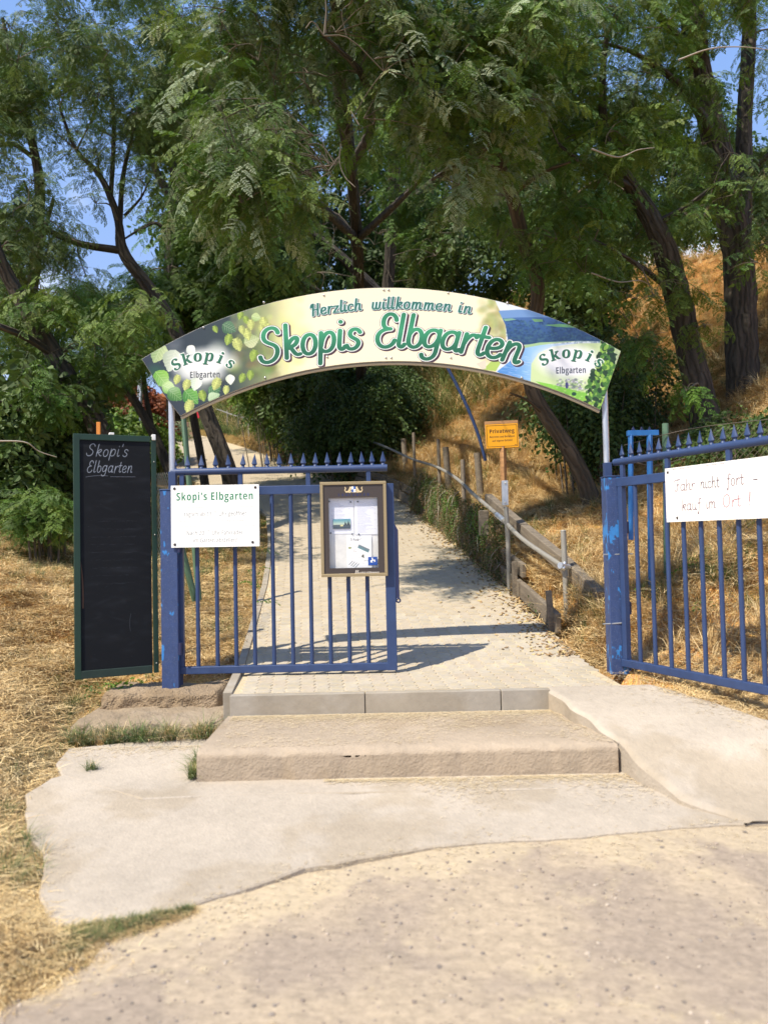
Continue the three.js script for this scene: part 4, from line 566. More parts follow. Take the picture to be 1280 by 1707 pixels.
// ------------------------------------------------------------------ private way sign, handrail, sleepers, fences, far things
{
  const b = at(850, 972, 9.5), t = thing('private_way_sign', 'yellow private way sign on a wooden slat bolted to a steel pole', 'sign', b), k = 9.5 / F, P = (px, py, z = 0) => at(px, py, 9.5).sub(b).add(V(0, 0, z));
  const top = P(836, 727), w = 54 * k, h = 40 * k;
  const tex = canvasTex(540, 400, (x, W, Hh) => { x.fillStyle = 'rgb(226,158,16)'; x.fillRect(0, 0, W, Hh); x.strokeStyle = 'rgb(34,28,22)'; x.lineWidth = 8; x.strokeRect(20, 24, W - 40, Hh - 48); narrow(x, 'Privatweg', W / 2, 150, 92, 'bold PX sans-serif', 'rgb(36,26,22)', 0.96); narrow(x, 'Betreten und Befahren', W / 2, 228, 44, 'bold PX sans-serif', 'rgb(60,40,26)', 0.86); narrow(x, 'auf eigene Gefahr!', W / 2, 294, 44, 'bold PX sans-serif', 'rgb(60,40,26)', 0.86); x.fillStyle = 'rgb(60,40,26)'; x.fillRect(W - 70, Hh - 48, 40, 8); });
  const y = mat({ color: rgb(0.55, 0.3, 0.02), roughness: 0.5 });
  const pl = part('sign_plate', new THREE.BoxGeometry(w, h, 0.005), [y, y, y, y, mat({ map: tex, roughness: 0.45 }), y], t, top.clone().add(V(0, 0, 0.022))); pl.rotation.z = 0.028;
  const bk = part('backing_board', box(w + 0.015, h + 0.045, 0.014, 0, 0.018, 0), M.woodWarm, t, top.clone().add(V(0, 0, 0.011))); bk.rotation.z = 0.028;
  part('wooden_slat', merge([tube([P(838, 745), P(840, 830)], [0.04, 0.04], 4, 2)]).rotateY(0), M.woodWarm, t);
  const ch = P(842, 840), cb = P(849, 972);
  part('steel_channel', box(0.075, 0.3, 0.05, 0, 0, 0), M.galvanised, t, P(840.5, 822, 0.035));
  part('pole', tube([P(842.5, 845, 0.02), P(846, 900, 0.01), cb.clone().add(V(0, -0.15, 0))], [0.029, 0.029, 0.03], 14, 2), M.oldPipe, t);
  for (const q of [806, 838]) part('bolt', new THREE.SphereGeometry(0.012, 8, 6), M.steel, t, P(840.5, q, 0.065));
}
{
  const S = [[937, 944, 8.1], [871, 899, 8.95], [833, 862, 9.8], [788, 823, 11.2], [765, 801, 12.4], [729, 779, 14.8], [684, 764, 17.3], [640, 744, 19.5], [582, 724, 22.3], [519, 716, 25.4], [464, 710, 28.4], [430, 701, 31.3], [396, 694, 35], [362, 682, 40]].map((s) => at(...s));
  const t = thing('handrail', 'rusty grey pipe handrail following the right edge of the path uphill', 'handrail'), C = new THREE.CatmullRomCurve3(S, false, 'centripetal');
  part('rail_pipe', tube(S, S.map(() => 0.026), 10, 6, 0.04, 3), M.oldPipe, t);
  const e = S[0].clone(), g0 = V(e.x, H(e.x, 8.1) - 0.15, e.z);
  const posts = [[S[0], 905], [S[2], 0], [at(769, 803, 12.1), 783], [at(729, 779, 14.8), 748], [at(688, 765, 17), 736], [S[8], 0], [at(549, 720, 24), 0], [S[9], 0], [at(490, 713, 27), 0], [S[10], 0], [at(446, 705, 30), 0], [S[11], 0], [at(413, 697, 33), 0], [S[12], 0], [at(378, 688, 37.5), 0]];
  posts.forEach(([p, topPx], i) => { if (i === 1) return; const D = -p.z, y = topPx ? at(0, topPx, D).y : p.y + 0.1, q = V(p.x + 0.03, y, p.z - 0.045), base = V(q.x + 0.015, Math.min(pathY(D) - 0.15, H(q.x, D) - 0.1), q.z); part('post', merge([rod(base, q, i ? 0.034 : 0.03, i ? 0.034 : 0.03, 12), rod(q, q.clone().add(V(0, 0.012, 0)), i ? 0.03 : 0.033, 0.026, 12)]), i && i < 5 ? M.wood : M.oldPipe, t); });
  part('clamp', merge([rod(e.clone().add(V(-0.03, 0.01, 0.02)), e.clone().add(V(0.08, -0.01, -0.06)), 0.035, 0.03, 10), rod(e.clone().add(V(0, -0.03, 0.03)), e.clone().add(V(0.03, 0.035, -0.02)), 0.02, 0.02, 8)]), M.galvanised, t);
  part('clamp', rod(at(828, 858, 9.85), at(840, 868, 9.65), 0.035, 0.035, 10), M.galvanised, t);
}
{
  // sleepers holding the bank, weathered boards laid end to end
  const t = thing('retaining_wall', 'weathered grey timber boards holding the dry bank beside the path', 'retaining wall'), r = rng(12);
  const beam = (a, b, h, d, m = M.wood) => { const L = a.distanceTo(b), g = box(d, h, L, 0, 0, 0, 0.012), p = g.attributes.position; for (let i = 0; i < p.count; i++) { const n = fbm(p.getZ(i) * 4 + a.x * 9, p.getY(i) * 9, 3, 3) - 0.5; p.setX(i, p.getX(i) + n * 0.03); p.setY(i, p.getY(i) + n * 0.03); } g.computeVertexNormals(); g.lookAt(b.clone().sub(a)); return part('board', g, m, t, a.clone().add(b).multiplyScalar(0.5)); };
  for (let D = 7.7, i = 0; D < 20; i++) {
    const l = 1.25 + r() * 0.4, D2 = D + l, X = (q) => xr(q) + 0.05;
    beam(V(X(D), pathY(D) + 0.09 + r() * 0.02, -D), V(X(D2) + rr(-0.02, 0.02, r), pathY(D2) + 0.09, -D2 + 0.02), 0.2, 0.06);
    if (D > 8.6) beam(V(X(D) + 0.045, pathY(D) + 0.285 + r() * 0.03, -D), V(X(D2) + 0.05, pathY(D2) + 0.28, -D2 + 0.02), 0.17, 0.055);
    part('stake', box(0.06, 0.55, 0.05, 0, 0.14, 0, 0.008), M.wood, t, V(X(D) - 0.05, pathY(D), -D - 0.1)).rotation.z = rr(-0.06, 0.06, r);
    D = D2 + 0.02;
  }
  // upper row, set back on the bank, ending in a sawn face behind the gate post
  const U = [[1002, 1000, 7.55], [940, 940, 8.5], [872, 884, 9.6], [812, 832, 11]].map((p) => at(...p));
  const u = thing('timber_edging', 'row of grey sawn timber beams set back on the bank above the handrail', 'timber beam'); for (let i = 0; i < 3; i++) { const a = U[i], b = U[i + 1].clone().lerp(U[i], 0.02), L = a.distanceTo(b), g = box(0.11, 0.17, L, 0, 0, 0, 0.012); g.lookAt(b.clone().sub(a)); part('beam', g, M.wood, u, a.clone().add(b).multiplyScalar(0.5)); }
  tag(part('stump_post', box(0.13, 0.34, 0.12, 0, 0, 0, 0.015), M.wood), 'short square grey timber stump standing in the bank behind the sign pole', 'timber post').position.copy(at(806, 872, 10.4));
  for (const [px, py, D] of [[676, 750, 19.5], [747, 768, 16], [800, 780, 14.5]]) tag(part('stake_post', rod(V(0, -0.6, 0), V(-0.05, 0.28, 0), 0.07, 0.065, 9), M.wood), ['weathered stake at the far end of the dry bank', 'weathered stake between handrail and dry bank', 'thin weathered stake on the bank below the bent blue pole'][px === 676 ? 0 : px === 747 ? 1 : 2], 'stake').position.copy(at(px, py, D));
}
{
  const p = [[738, 598], [760, 640], [780, 682], [797, 725], [809, 768]].map(([x, y]) => at(x, y, 13)); const g = hit(809, 765);
  tag(part('bent_pole', tube(p, p.map(() => 0.027), 10, 4), M.blue), 'thin bent blue pole leaning over the dry bank under the arch', 'pole');
  // pale blue scrap of railing behind the open leaf
  const t = thing('railing_piece', 'pale blue scrap of old railing behind the open gate leaf', 'railing', at(1070, 1000, 7.5)), o = t.position, Q = (x, y) => at(x, y, 7.5).sub(o), k = 7.5 / F;
  part('top_bar', box(52 * k, 9 * k, 0.05, 0, 0, 0), M.lightBlue, t, Q(1070.5, 722)); part('leg', tube([Q(1050.5, 725), Q(1051, 900)], [0.026, 0.026], 8, 2), M.lightBlue, t); part('leg', tube([Q(1082, 725), Q(1085, 1012)], [0.03, 0.028], 8, 2), M.lightBlue, t);
  for (const x of [1055, 1069, 1082]) part('spike', spikeGeo, M.blueDark, t, Q(x, 719)).scale.set(0.8, 0.42, 0.8);
  // chain link fence behind the open leaf
  const f = thing('wire_fence', 'green post with rusty chain link mesh behind the open gate leaf', 'fence', onGround(2.95, 7.6)), w = mat({ color: rgb(0.16, 0.13, 0.1), roughness: 0.7, metalness: 0.4 });
  part('post', tube([V(-0.02, -0.2, 0), V(0, 0.5, 0), V(0.02, at(1108, 706, 7.6).y - H(2.95, 7.6), 0)].map((v) => v.add(V(at(1110, 850, 7.6).x - 2.95, 0, 0))), [0.032, 0.032, 0.032], 12, 2), M.greenPaint, f);
  part('post', tube([V(2.3, 0, 0.3), V(2.3, 1.7, 0.3)], [0.032, 0.032], 12, 2), M.greenPaint, f);
  const mesh = (A, B, h, s, r) => { const L = A.distanceTo(B), d = B.clone().sub(A).normalize(), out = []; for (let x = -h; x < L; x += s) for (const k of [1, -1]) { let a = k > 0 ? x : x + h, b = k > 0 ? x + h : x, ya = 0, yb = h; if (k > 0) { if (a < 0) { ya = -a; a = 0; } if (b > L) { yb = h - (b - L); b = L; } } else { if (a > L) { ya = a - L; a = L; } if (b < 0) { yb = h + b; b = 0; } } if (yb - ya < 0.02) continue; out.push(rod(A.clone().addScaledVector(d, a).add(V(0, ya, k * 0.002)), A.clone().addScaledVector(d, b).add(V(0, yb, -k * 0.002)), r, r, 3)); } return merge(out); };
  part('wire_mesh', mesh(V(0.25, 0.2, 0), V(2.3, 0.35, 0.3), 1.15, 0.065, 0.0022), w, f); f.children[2].userData.kind = 'stuff';
  for (const [a, b, c] of [[[1040, 742, 7.5], [1150, 715, 7.6], [1290, 698, 7.9]], [[1045, 768, 7.5], [1090, 776, 7.55], [1140, 764, 7.6]]]) part('loose_wire', tube([at(...a).sub(f.position), at(...b).sub(f.position), at(...c).sub(f.position)], [0.004, 0.004, 0.004], 5, 5), w, f);
  // green posts and netting along the path's left edge
  const l = thing('garden_fence', 'leaning green posts with wire netting between blackboard and path', 'fence'), wl = mat({ color: rgb(0.3, 0.32, 0.3), roughness: 0.6, metalness: 0.4 });
  for (const [a, b] of [[[306, 690, 8.6], [332, 1000, 8.6]], [[301, 905, 7.6], [326, 1002, 7.6]], [[236, 760, 7.2], [240, 1080, 7.2]]]) part('post', tube([at(...a), at(...b)], [0.03, 0.032], 10, 2), M.greenPaint, l);
  part('wire_netting', mesh(at(258, 1060, 7.2), at(300, 1030, 8.0), 1.5, 0.06, 0.0016), wl, l).userData.kind = 'stuff';
}
{
  // far end: lamp, terrace wall, roofed building, shrubs
  const base = at(236, 720, 21), lamp = thing('street_lamp', 'slim grey street lamp with curved arm among the trees', 'street lamp', base), Q = (x, y) => at(x, y, 21).sub(base);
  part('pole', tube([V(0, -2, 0), Q(235, 670), Q(236, 648)], [0.06, 0.05, 0.045], 8, 2), M.galvanised, lamp); part('arm', tube([Q(236, 655), Q(234, 641), Q(226, 631), Q(213, 628)], [0.045, 0.045, 0.04, 0.04], 8, 4), M.galvanised, lamp); part('lamp_head', tube([Q(213, 627), Q(209, 634)], [0.07, 0.05], 8, 2), M.galvanised, lamp); part('brace', tube([Q(232, 642), Q(231, 662)], [0.03, 0.03], 6, 2), M.galvanised, lamp);
  const bl = thing('garden_building', 'low brown building with orange tiled roof edge above the terrace', 'building', at(250, 700, 44)), B = (x, y, z = 0) => at(x, y, 44).sub(bl.position).add(V(0, 0, z)), sz = 44 / F;
  part('wall', box(120 * sz, 60 * sz, 3, 0, 0, 0), mat({ color: rgb(0.16, 0.095, 0.065), roughness: 0.9 }), bl, B(255, 695, -2)); part('roof', box(132 * sz, 0.18, 3.8, 0, 0, 0), mat({ color: rgb(0.42, 0.16, 0.06), roughness: 0.8 }), bl, B(256, 661, -1.6)); for (const x of [228, 250, 274, 298]) part('window', box(0.5, 0.8, 0.08, 0, 0, 0), mat({ color: rgb(0.04, 0.04, 0.045), roughness: 0.2 }), bl, B(x, 684, -0.46));
  const tw = thing('terrace_wall', 'pale block wall holding up the terrace at the far end', 'wall', at(272, 722, 38)), br = rng(3); for (let j = 0; j < 4; j++) for (let i = 0; i < 7; i++) part('stone_block', box(0.42, 0.235, 0.3, 0, 0, 0, 0.02), mat({ map: concreteTex, color: rgb(0.75 + br() * 0.3, 0.68 + br() * 0.25, 0.6 + br() * 0.2), roughness: 0.95 }), tw, V((i - 3 + (j & 1) * 0.5) * 0.43, (j - 1.5) * 0.245, br() * 0.04));
  const bf = thing('red_notice', 'small red notice board beside the far end of the path', 'sign', at(328, 690, 36)); part('board', box(0.24, 0.4, 0.03, 0, 0, 0), mat({ color: rgb(0.55, 0.02, 0.04), roughness: 0.5 }), bf); part('post', rod(V(0, -1.6, -0.03), V(0, 0.2, -0.03), 0.03), M.oldPipe, bf);
  const os = thing('orange_marker', 'small orange marker post sticking up behind the blackboard', 'marker post', at(165, 718, 9)); part('stake', box(0.045, 0.6, 0.03, 0, -0.2, 0), mat({ color: rgb(0.55, 0.2, 0.03), roughness: 0.7 }), os);
}
// ------------------------------------------------------------------ leaves
class Tri { constructor() { this.p = []; } tri(a, b, c) { this.p.push(a.x, a.y, a.z, b.x, b.y, b.z, c.x, c.y, c.z); } build() { const g = new THREE.BufferGeometry(); g.setAttribute('position', new THREE.Float32BufferAttribute(this.p, 3)); g.computeVertexNormals(); return plain(g); } }
function leafBlade(T, o, dir, side, len, wid, fold = 0.25) {  // one leaflet: four faces folded along its rib
  const n = dir.clone().cross(side).normalize(), q = (t, s) => o.clone().addScaledVector(dir, t * len).addScaledVector(side, s * wid).addScaledVector(n, Math.abs(s) * wid * fold - t * t * len * 0.12), a = q(0, 0), b = q(1, 0), m = q(0.5, 0);
  const l1 = q(0.3, 0.46), l2 = q(0.72, 0.42), r1 = q(0.3, -0.46), r2 = q(0.72, -0.42);
  T.tri(a, l1, l2); T.tri(a, l2, b); T.tri(a, r2, r1); T.tri(a, b, r2);
}
function twigTo(T, a, b, r) { const d = b.clone().sub(a), n = V(d.y, -d.x, 0.3).normalize().multiplyScalar(r), m = d.clone().cross(n).normalize().multiplyScalar(r); const A = [a.clone().add(n), a.clone().addScaledVector(n, -0.5).add(m), a.clone().addScaledVector(n, -0.5).sub(m)]; for (let i = 0; i < 3; i++) T.tri(A[i], A[(i + 1) % 3], b); }
function pinnate(T, o, dir, up, len, pairs, r) {              // a feathered leaf with opposite leaflets
  const side = dir.clone().cross(up).normalize(); let p = o.clone(), d = dir.clone(); const step = len / (pairs + 1);
  for (let i = 1; i <= pairs; i++) {
    d.addScaledVector(V(0, -1, 0), 0.07).normalize(); const q = p.clone().addScaledVector(d, step); if (i % 3 === 1) twigTo(T, p, q.clone().addScaledVector(d, step * 2), 0.0015); p = q;
    const k = Math.sin(Math.PI * (0.25 + 0.65 * i / pairs)), l = (0.036 + 0.012 * r()) * k + 0.012, s = d.clone().cross(up).normalize().lerp(side, 0.3).normalize();
    for (const w of [1, -1]) { const ld = s.clone().multiplyScalar(w).addScaledVector(d, 0.35 + 0.2 * (r() - 0.5)).addScaledVector(up, (r() - 0.55) * 0.5).normalize(); leafBlade(T, p, ld, d.clone().addScaledVector(ld, -d.dot(ld)).normalize(), l, 0.0175); }
  }
  leafBlade(T, p, d, side, 0.042, 0.018);
}
function locustSpray(seed) { const r = rng(seed), T = new Tri(), L = 0.5; let p = V(0, 0, 0), d = V(1, 0, 0); for (let i = 0; i < 7; i++) { d.add(V(0, -0.1 + 0.12 * (r() - 0.5), 0.3 * (r() - 0.5))).normalize(); const q = p.clone().addScaledVector(d, L / 7); twigTo(T, p, q, 0.003); p = q; const a = (i % 2 ? 1 : -1) * (0.7 + 0.5 * r()), ld = d.clone().multiplyScalar(0.55).add(V(0, -0.15 + 0.35 * (r() - 0.5), a)).normalize(); pinnate(T, p, ld, V((r() - 0.5) * 0.6, 1, (r() - 0.5) * 0.6).normalize(), 0.17 + 0.07 * r(), 6 + Math.floor(r() * 3), r); } return T.build(); }
function broadSpray(seed, l0 = 0.1, n = 12) { const r = rng(seed), T = new Tri(); let p = V(0, 0, 0), d = V(1, 0, 0); for (let i = 0; i < n; i++) { d.add(V(0, -0.08 + 0.2 * (r() - 0.5), 0.4 * (r() - 0.5))).normalize(); const q = p.clone().addScaledVector(d, 0.045); twigTo(T, p, q, 0.003); p = q; const a = (i % 2 ? 1 : -1), ld = d.clone().multiplyScalar(0.5).add(V(0, -0.3 + 0.5 * (r() - 0.5), a * (0.6 + 0.5 * r()))).normalize(), s = V(r() - 0.5, 0.2 * (r() - 0.5), r() - 0.5).cross(ld).normalize(); leafBlade(T, p.clone().addScaledVector(ld, 0.02), ld, s, l0 * (0.7 + 0.6 * r()), l0 * 0.62, 0.2); } return T.build(); }
const LOCUST = [1, 2, 3, 4].map(locustSpray), BROAD = [11, 12, 13].map((s) => broadSpray(s)), SMALL = [21, 22].map((s) => broadSpray(s, 0.055, 14));
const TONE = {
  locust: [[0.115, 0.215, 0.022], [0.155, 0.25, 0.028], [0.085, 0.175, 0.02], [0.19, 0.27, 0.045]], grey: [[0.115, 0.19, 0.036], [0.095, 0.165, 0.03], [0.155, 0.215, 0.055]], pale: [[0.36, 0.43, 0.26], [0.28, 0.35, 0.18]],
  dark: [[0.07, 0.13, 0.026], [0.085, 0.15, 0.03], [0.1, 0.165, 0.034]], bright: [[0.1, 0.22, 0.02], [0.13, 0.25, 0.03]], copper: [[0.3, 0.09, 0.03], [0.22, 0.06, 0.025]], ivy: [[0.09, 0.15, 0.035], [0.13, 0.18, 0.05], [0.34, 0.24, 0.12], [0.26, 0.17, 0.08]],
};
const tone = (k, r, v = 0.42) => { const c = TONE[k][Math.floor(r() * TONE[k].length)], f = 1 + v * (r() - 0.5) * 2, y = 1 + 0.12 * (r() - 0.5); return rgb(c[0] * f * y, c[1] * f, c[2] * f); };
const inPoly = (o, x, y) => inside(o, x, y);
function clumpSprays(list, c, rx, ry, rz, n, tk, r, { scale = 1, droop = 0.35, pale = 0, flat = 1 } = {}) {
  const out = [], pl = r() < pale * 3;
  for (let i = 0; i < n; i++) {
    const a = r() * 6.283, h = 2 * r() - 1, k = Math.pow(r(), 0.42), s = Math.sqrt(1 - h * h), d = V(Math.cos(a) * s, h * flat, Math.sin(a) * s), p = c.clone().add(V(d.x * rx * k, d.y * ry * k, d.z * rz * k));
    const yaw = Math.atan2(-d.z, d.x) + gauss(r) * 0.8, q = new THREE.Quaternion().setFromEuler(new THREE.Euler(gauss(r) * 0.5, yaw, -droop + gauss(r) * 0.45 + h * 0.25, 'YZX')), sc = scale * (0.75 + 0.5 * r());
    p.sub(V(0.2, 0, 0).applyQuaternion(q).multiplyScalar(sc)); list.push([new THREE.Matrix4().compose(p, q, V(sc, sc, sc)), tone(pl && r() < 0.5 ? 'pale' : tk, r)]); out.push(p);
  }
  return out;
}
const GAPS = [[130, 215, 62, 34], [200, 290, 62, 66], [75, 455, 44, 34], [225, 345, 40, 44], [30, 18, 110, 26], [120, 10, 70, 20], [262, 8, 30, 16], [70, 250, 30, 40], [15, 290, 24, 44], [815, 452, 46, 26], [905, 470, 22, 18], [1255, 195, 38, 70], [1095, 280, 26, 22], [1160, 190, 20, 56], [760, 195, 14, 14], [752, 242, 13, 16], [205, 225, 40, 26], [110, 320, 40, 30], [160, 400, 40, 26]];
for (let i = 0, r = rng(66); i < 46; i++) GAPS.push([r() * 330, r() * 470, 9 + r() * 15, 9 + r() * 15]); for (let i = 0, r = rng(67); i < 12; i++) GAPS.push([700 + r() * 250, 180 + r() * 270, 6 + r() * 9, 6 + r() * 9]);
for (const g of GAPS) { g[2] *= 0.8; g[3] *= 0.8; }
GAPS.push([222, 645, 30, 26], [210, 672, 44, 26], [275, 715, 20, 26]);
const inGap = (px, py) => GAPS.some(([x, y, a, b]) => ((px - x) / a) ** 2 + ((py - y) / b) ** 2 < 1);
const inv = camera.rotation.clone(); const invQ = new THREE.Quaternion().setFromEuler(inv).invert();
const toPx = (p) => { const q = p.clone().sub(camera.position).applyQuaternion(invQ); return [640 + F * q.x / -q.z, 853.5 - F * q.y / -q.z]; };
// openings in the canopy through which the sun reaches the yellow sign and parts of the bank
const OPEN = [[1.5, 2.9, -9.5, 0.8], [1.6, 2.4, -12.3, 1.2], [2.7, 3.7, -15.5, 1.5], [1.6, 3.8, -19, 1.3], [2.7, 2.7, -12, 0.8], [0.5, 1.7, -13, 0.9], [2.4, 5, -22, 1.4], [2.2, 1.5, -9, 0.6]].map(([x, y, z, w]) => [V(x, y, z), w]);
for (const [px, py, w] of [[715, 690, 1.3], [775, 660, 1.6], [735, 640, 1.3], [830, 650, 1.5], [865, 760, 1.1], [800, 790, 1.0], [930, 810, 0.8], [760, 740, 1.2], [700, 720, 1.0], [450, 690, 1.6], [1050, 470, 1.0], [1150, 560, 0.8]]) OPEN.push([hit(px, py), w]);
const sunlit = (p) => OPEN.some(([o, w]) => { const d = p.clone().sub(o), t = d.dot(SUN); return t > 0.45 && d.addScaledVector(SUN, -t).length() < w; });
function tree(name, label, { trunk, limbs = [], regions = [], kind = 'locust', geo = LOCUST[0], bark = M.bark, seed = 1, category = 'tree', sprayScale = 0.7, rough = 0.16, group }) {
  const r = rng(seed * 101 + 7), base = at(...trunk[0].slice(0, 3)), t = thing(name, label, category, base, group), loc = (s) => at(s[0], s[1], s[2]).sub(base);
  part('trunk', tube(trunk.map(loc), trunk.map((s) => s[3]), trunk[0][3] > 0.12 ? 18 : 10, 5, rough, seed), bark, t);
  const nodes = trunk.slice(1).map((s) => [loc(s), s[3]]);
  for (const l of limbs) { part('branch', tube(l.map(loc), l.map((s) => s[3]), 8, 5, 0.1, seed + 3), bark, t); l.slice(1).forEach((s) => nodes.push([loc(s), s[3]])); }
  const sprays = [], twigs = [];
  for (const R of regions) {
    const { poly, D, n, per, rad = [0.35, 0.7], gap = true, tone: tk = kind, pale = 0, droop, reach = true } = R, xs = poly.map((p) => p[0]), ys = poly.map((p) => p[1]);
    for (let i = 0, tries = 0; i < n && tries < n * 40; tries++) {
      const px = rr(Math.min(...xs), Math.max(...xs), r), py = rr(Math.min(...ys), Math.max(...ys), r);
      if (!inPoly(poly, px, py) || (gap && inGap(px, py))) continue;
      i++;
      const d = rr(D[0], D[1], r), c = at(px, py, d).sub(base), q = rr(rad[0], rad[1], r), mine = [];
      clumpSprays(mine, c, q * 1.15, q * 0.62, q * 1.15, Math.round(per * (0.6 + 0.8 * r())), r() < 0.14 && tk === 'locust' ? 'bright' : tk, r, { pale, scale: sprayScale, droop });
      const kept = mine.filter(([m]) => { if (!gap) return true; const [a, b] = toPx(V().setFromMatrixPosition(m).add(base)); return !inGap(a, b) || r() < 0.24; }).filter(([m]) => !sunlit(V().setFromMatrixPosition(m).add(base)));
      sprays.push(...kept);
      if (reach && nodes.length) {
        let best = null, bd = 1e9; for (const [p, w] of nodes) { const dd = p.distanceTo(c) + (p.y > c.y + 0.6 ? 0.8 : 0); if (dd < bd) { bd = dd; best = [p, w]; } }
        const far = Math.min(1, 3.4 / bd), a = best[0].clone().lerp(c, 1 - far), w = Math.min(best[1] * 0.5, 0.014 + 0.011 * bd), mid = a.clone().lerp(c, 0.5).add(V(gauss(r) * 0.12, 0.1 + 0.1 * bd * 0.3, gauss(r) * 0.12));
        if (bd < 5) { twigs.push(tube([a, mid, c], [w, w * 0.65, 0.006], 5, 3)); nodes.push([c, 0.012], [mid, w * 0.65]); }
        for (let k = 0; k < 3 && kept.length; k++) { const e = V().setFromMatrixPosition(kept[Math.floor(r() * kept.length)][0]); twigs.push(tube([c, c.clone().lerp(e, 0.5).add(V(0, 0.04, 0)), e], [0.007, 0.005, 0.003], 4, 2, 0, 1, false)); }
      }
    }
  }
  if (twigs.length) part('twigs', merge(twigs), M.twig, t).userData.kind = 'stuff';
  if (sprays.length) { const half = Math.ceil(sprays.length / 2), gs = Array.isArray(geo) ? geo : [geo]; gs.forEach((g, k) => instanced('crown', g, M.leaf, sprays.filter((_, i) => i % gs.length === k), t)); }
  return t;
}
// ------------------------------------------------------------------ trees
const LL = [LOCUST[0], LOCUST[1]], LR = [LOCUST[2], LOCUST[3]];
tree('locust_tree', 'thick furrowed trunk with two stems at the right edge of the photo', {
  seed: 3, geo: LR, trunk: [[1243, 735, 12.5, 0.32], [1238, 640, 12.5, 0.26], [1235, 560, 12.5, 0.245], [1231, 450, 12.5, 0.235], [1214, 340, 12.4, 0.225], [1193, 240, 12.3, 0.2], [1168, 130, 12.2, 0.18], [1150, 0, 12, 0.18], [1140, -160, 12, 0.13]],
  limbs: [[[1229, 430, 12.5, 0.19], [1238, 330, 12.7, 0.15], [1240, 200, 12.8, 0.13], [1248, 60, 13, 0.12], [1252, -120, 13, 0.08]], [[1192, 240, 12.3, 0.1], [1140, 150, 11.8, 0.06], [1060, 90, 11.4, 0.035], [1000, 70, 11, 0.02]], [[1168, 130, 12.2, 0.09], [1110, 40, 11.6, 0.06], [1040, -20, 11.2, 0.03]], [[1236, 300, 12.7, 0.06], [1290, 250, 12.4, 0.04], [1340, 220, 12.2, 0.02]]],
  regions: [{ poly: [[1010, -160], [1330, -160], [1330, 110], [1180, 130], [1090, 190], [1010, 120]], D: [10.2, 13], n: 38, per: 28, tone: 'locust', droop: 0.25 }, { poly: [[1120, 120], [1290, 120], [1290, 420], [1180, 520], [1130, 380]], D: [10.6, 11.8], n: 14, per: 12, rad: [0.25, 0.5] }, { poly: [[1215, 240], [1330, 240], [1330, 420], [1240, 380]], D: [11.6, 14], n: 9, per: 14, tone: 'dark' }, { poly: [[1050, 120], [1190, 130], [1200, 330], [1100, 380], [1040, 280]], D: [12.8, 15], n: 16, per: 26 }] });
tree('locust_tree', 'dark trunk curving up to the left beside the thick right-hand trunk', {
  seed: 5, geo: LL, trunk: [[1182, 735, 11.6, 0.24], [1166, 660, 11.5, 0.2], [1148, 580, 11.5, 0.19], [1132, 510, 11.5, 0.185], [1112, 430, 11.4, 0.17], [1090, 375, 11.3, 0.15], [1055, 315, 11.2, 0.11], [1025, 272, 11, 0.085], [1008, 220, 10.9, 0.07], [1003, 150, 10.7, 0.05], [1010, 60, 10.5, 0.03]],
  limbs: [[[1055, 315, 11.2, 0.06], [1010, 290, 10.8, 0.045], [975, 275, 10.5, 0.03], [930, 240, 10.2, 0.02]], [[1025, 272, 11, 0.05], [1040, 210, 11, 0.04], [1062, 150, 11, 0.025]], [[1090, 375, 11.3, 0.06], [1150, 340, 11, 0.035], [1200, 300, 10.8, 0.02]], [[1125, 490, 11.4, 0.05], [1060, 440, 11, 0.035], [990, 400, 10.6, 0.02]]],
  regions: [{ poly: [[880, -60], [1060, -60], [1110, 240], [1080, 330], [1000, 320], [890, 260]], D: [9.6, 12], n: 46, per: 28, droop: 0.25, rad: [0.4, 0.8], pale: 0.12 }, { poly: [[900, 300], [1080, 350], [1060, 430], [1000, 470], [900, 440]], D: [10.2, 13], n: 15, per: 24 }, { poly: [[1010, 430], [1150, 410], [1230, 470], [1180, 560], [1040, 540]], D: [10.4, 11.4], n: 9, per: 9, rad: [0.2, 0.45], tone: 'locust' }, { poly: [[1050, 560], [1190, 530], [1170, 690], [1080, 640]], D: [10.2, 11.2], n: 5, per: 9, rad: [0.2, 0.4], tone: 'locust' }] });
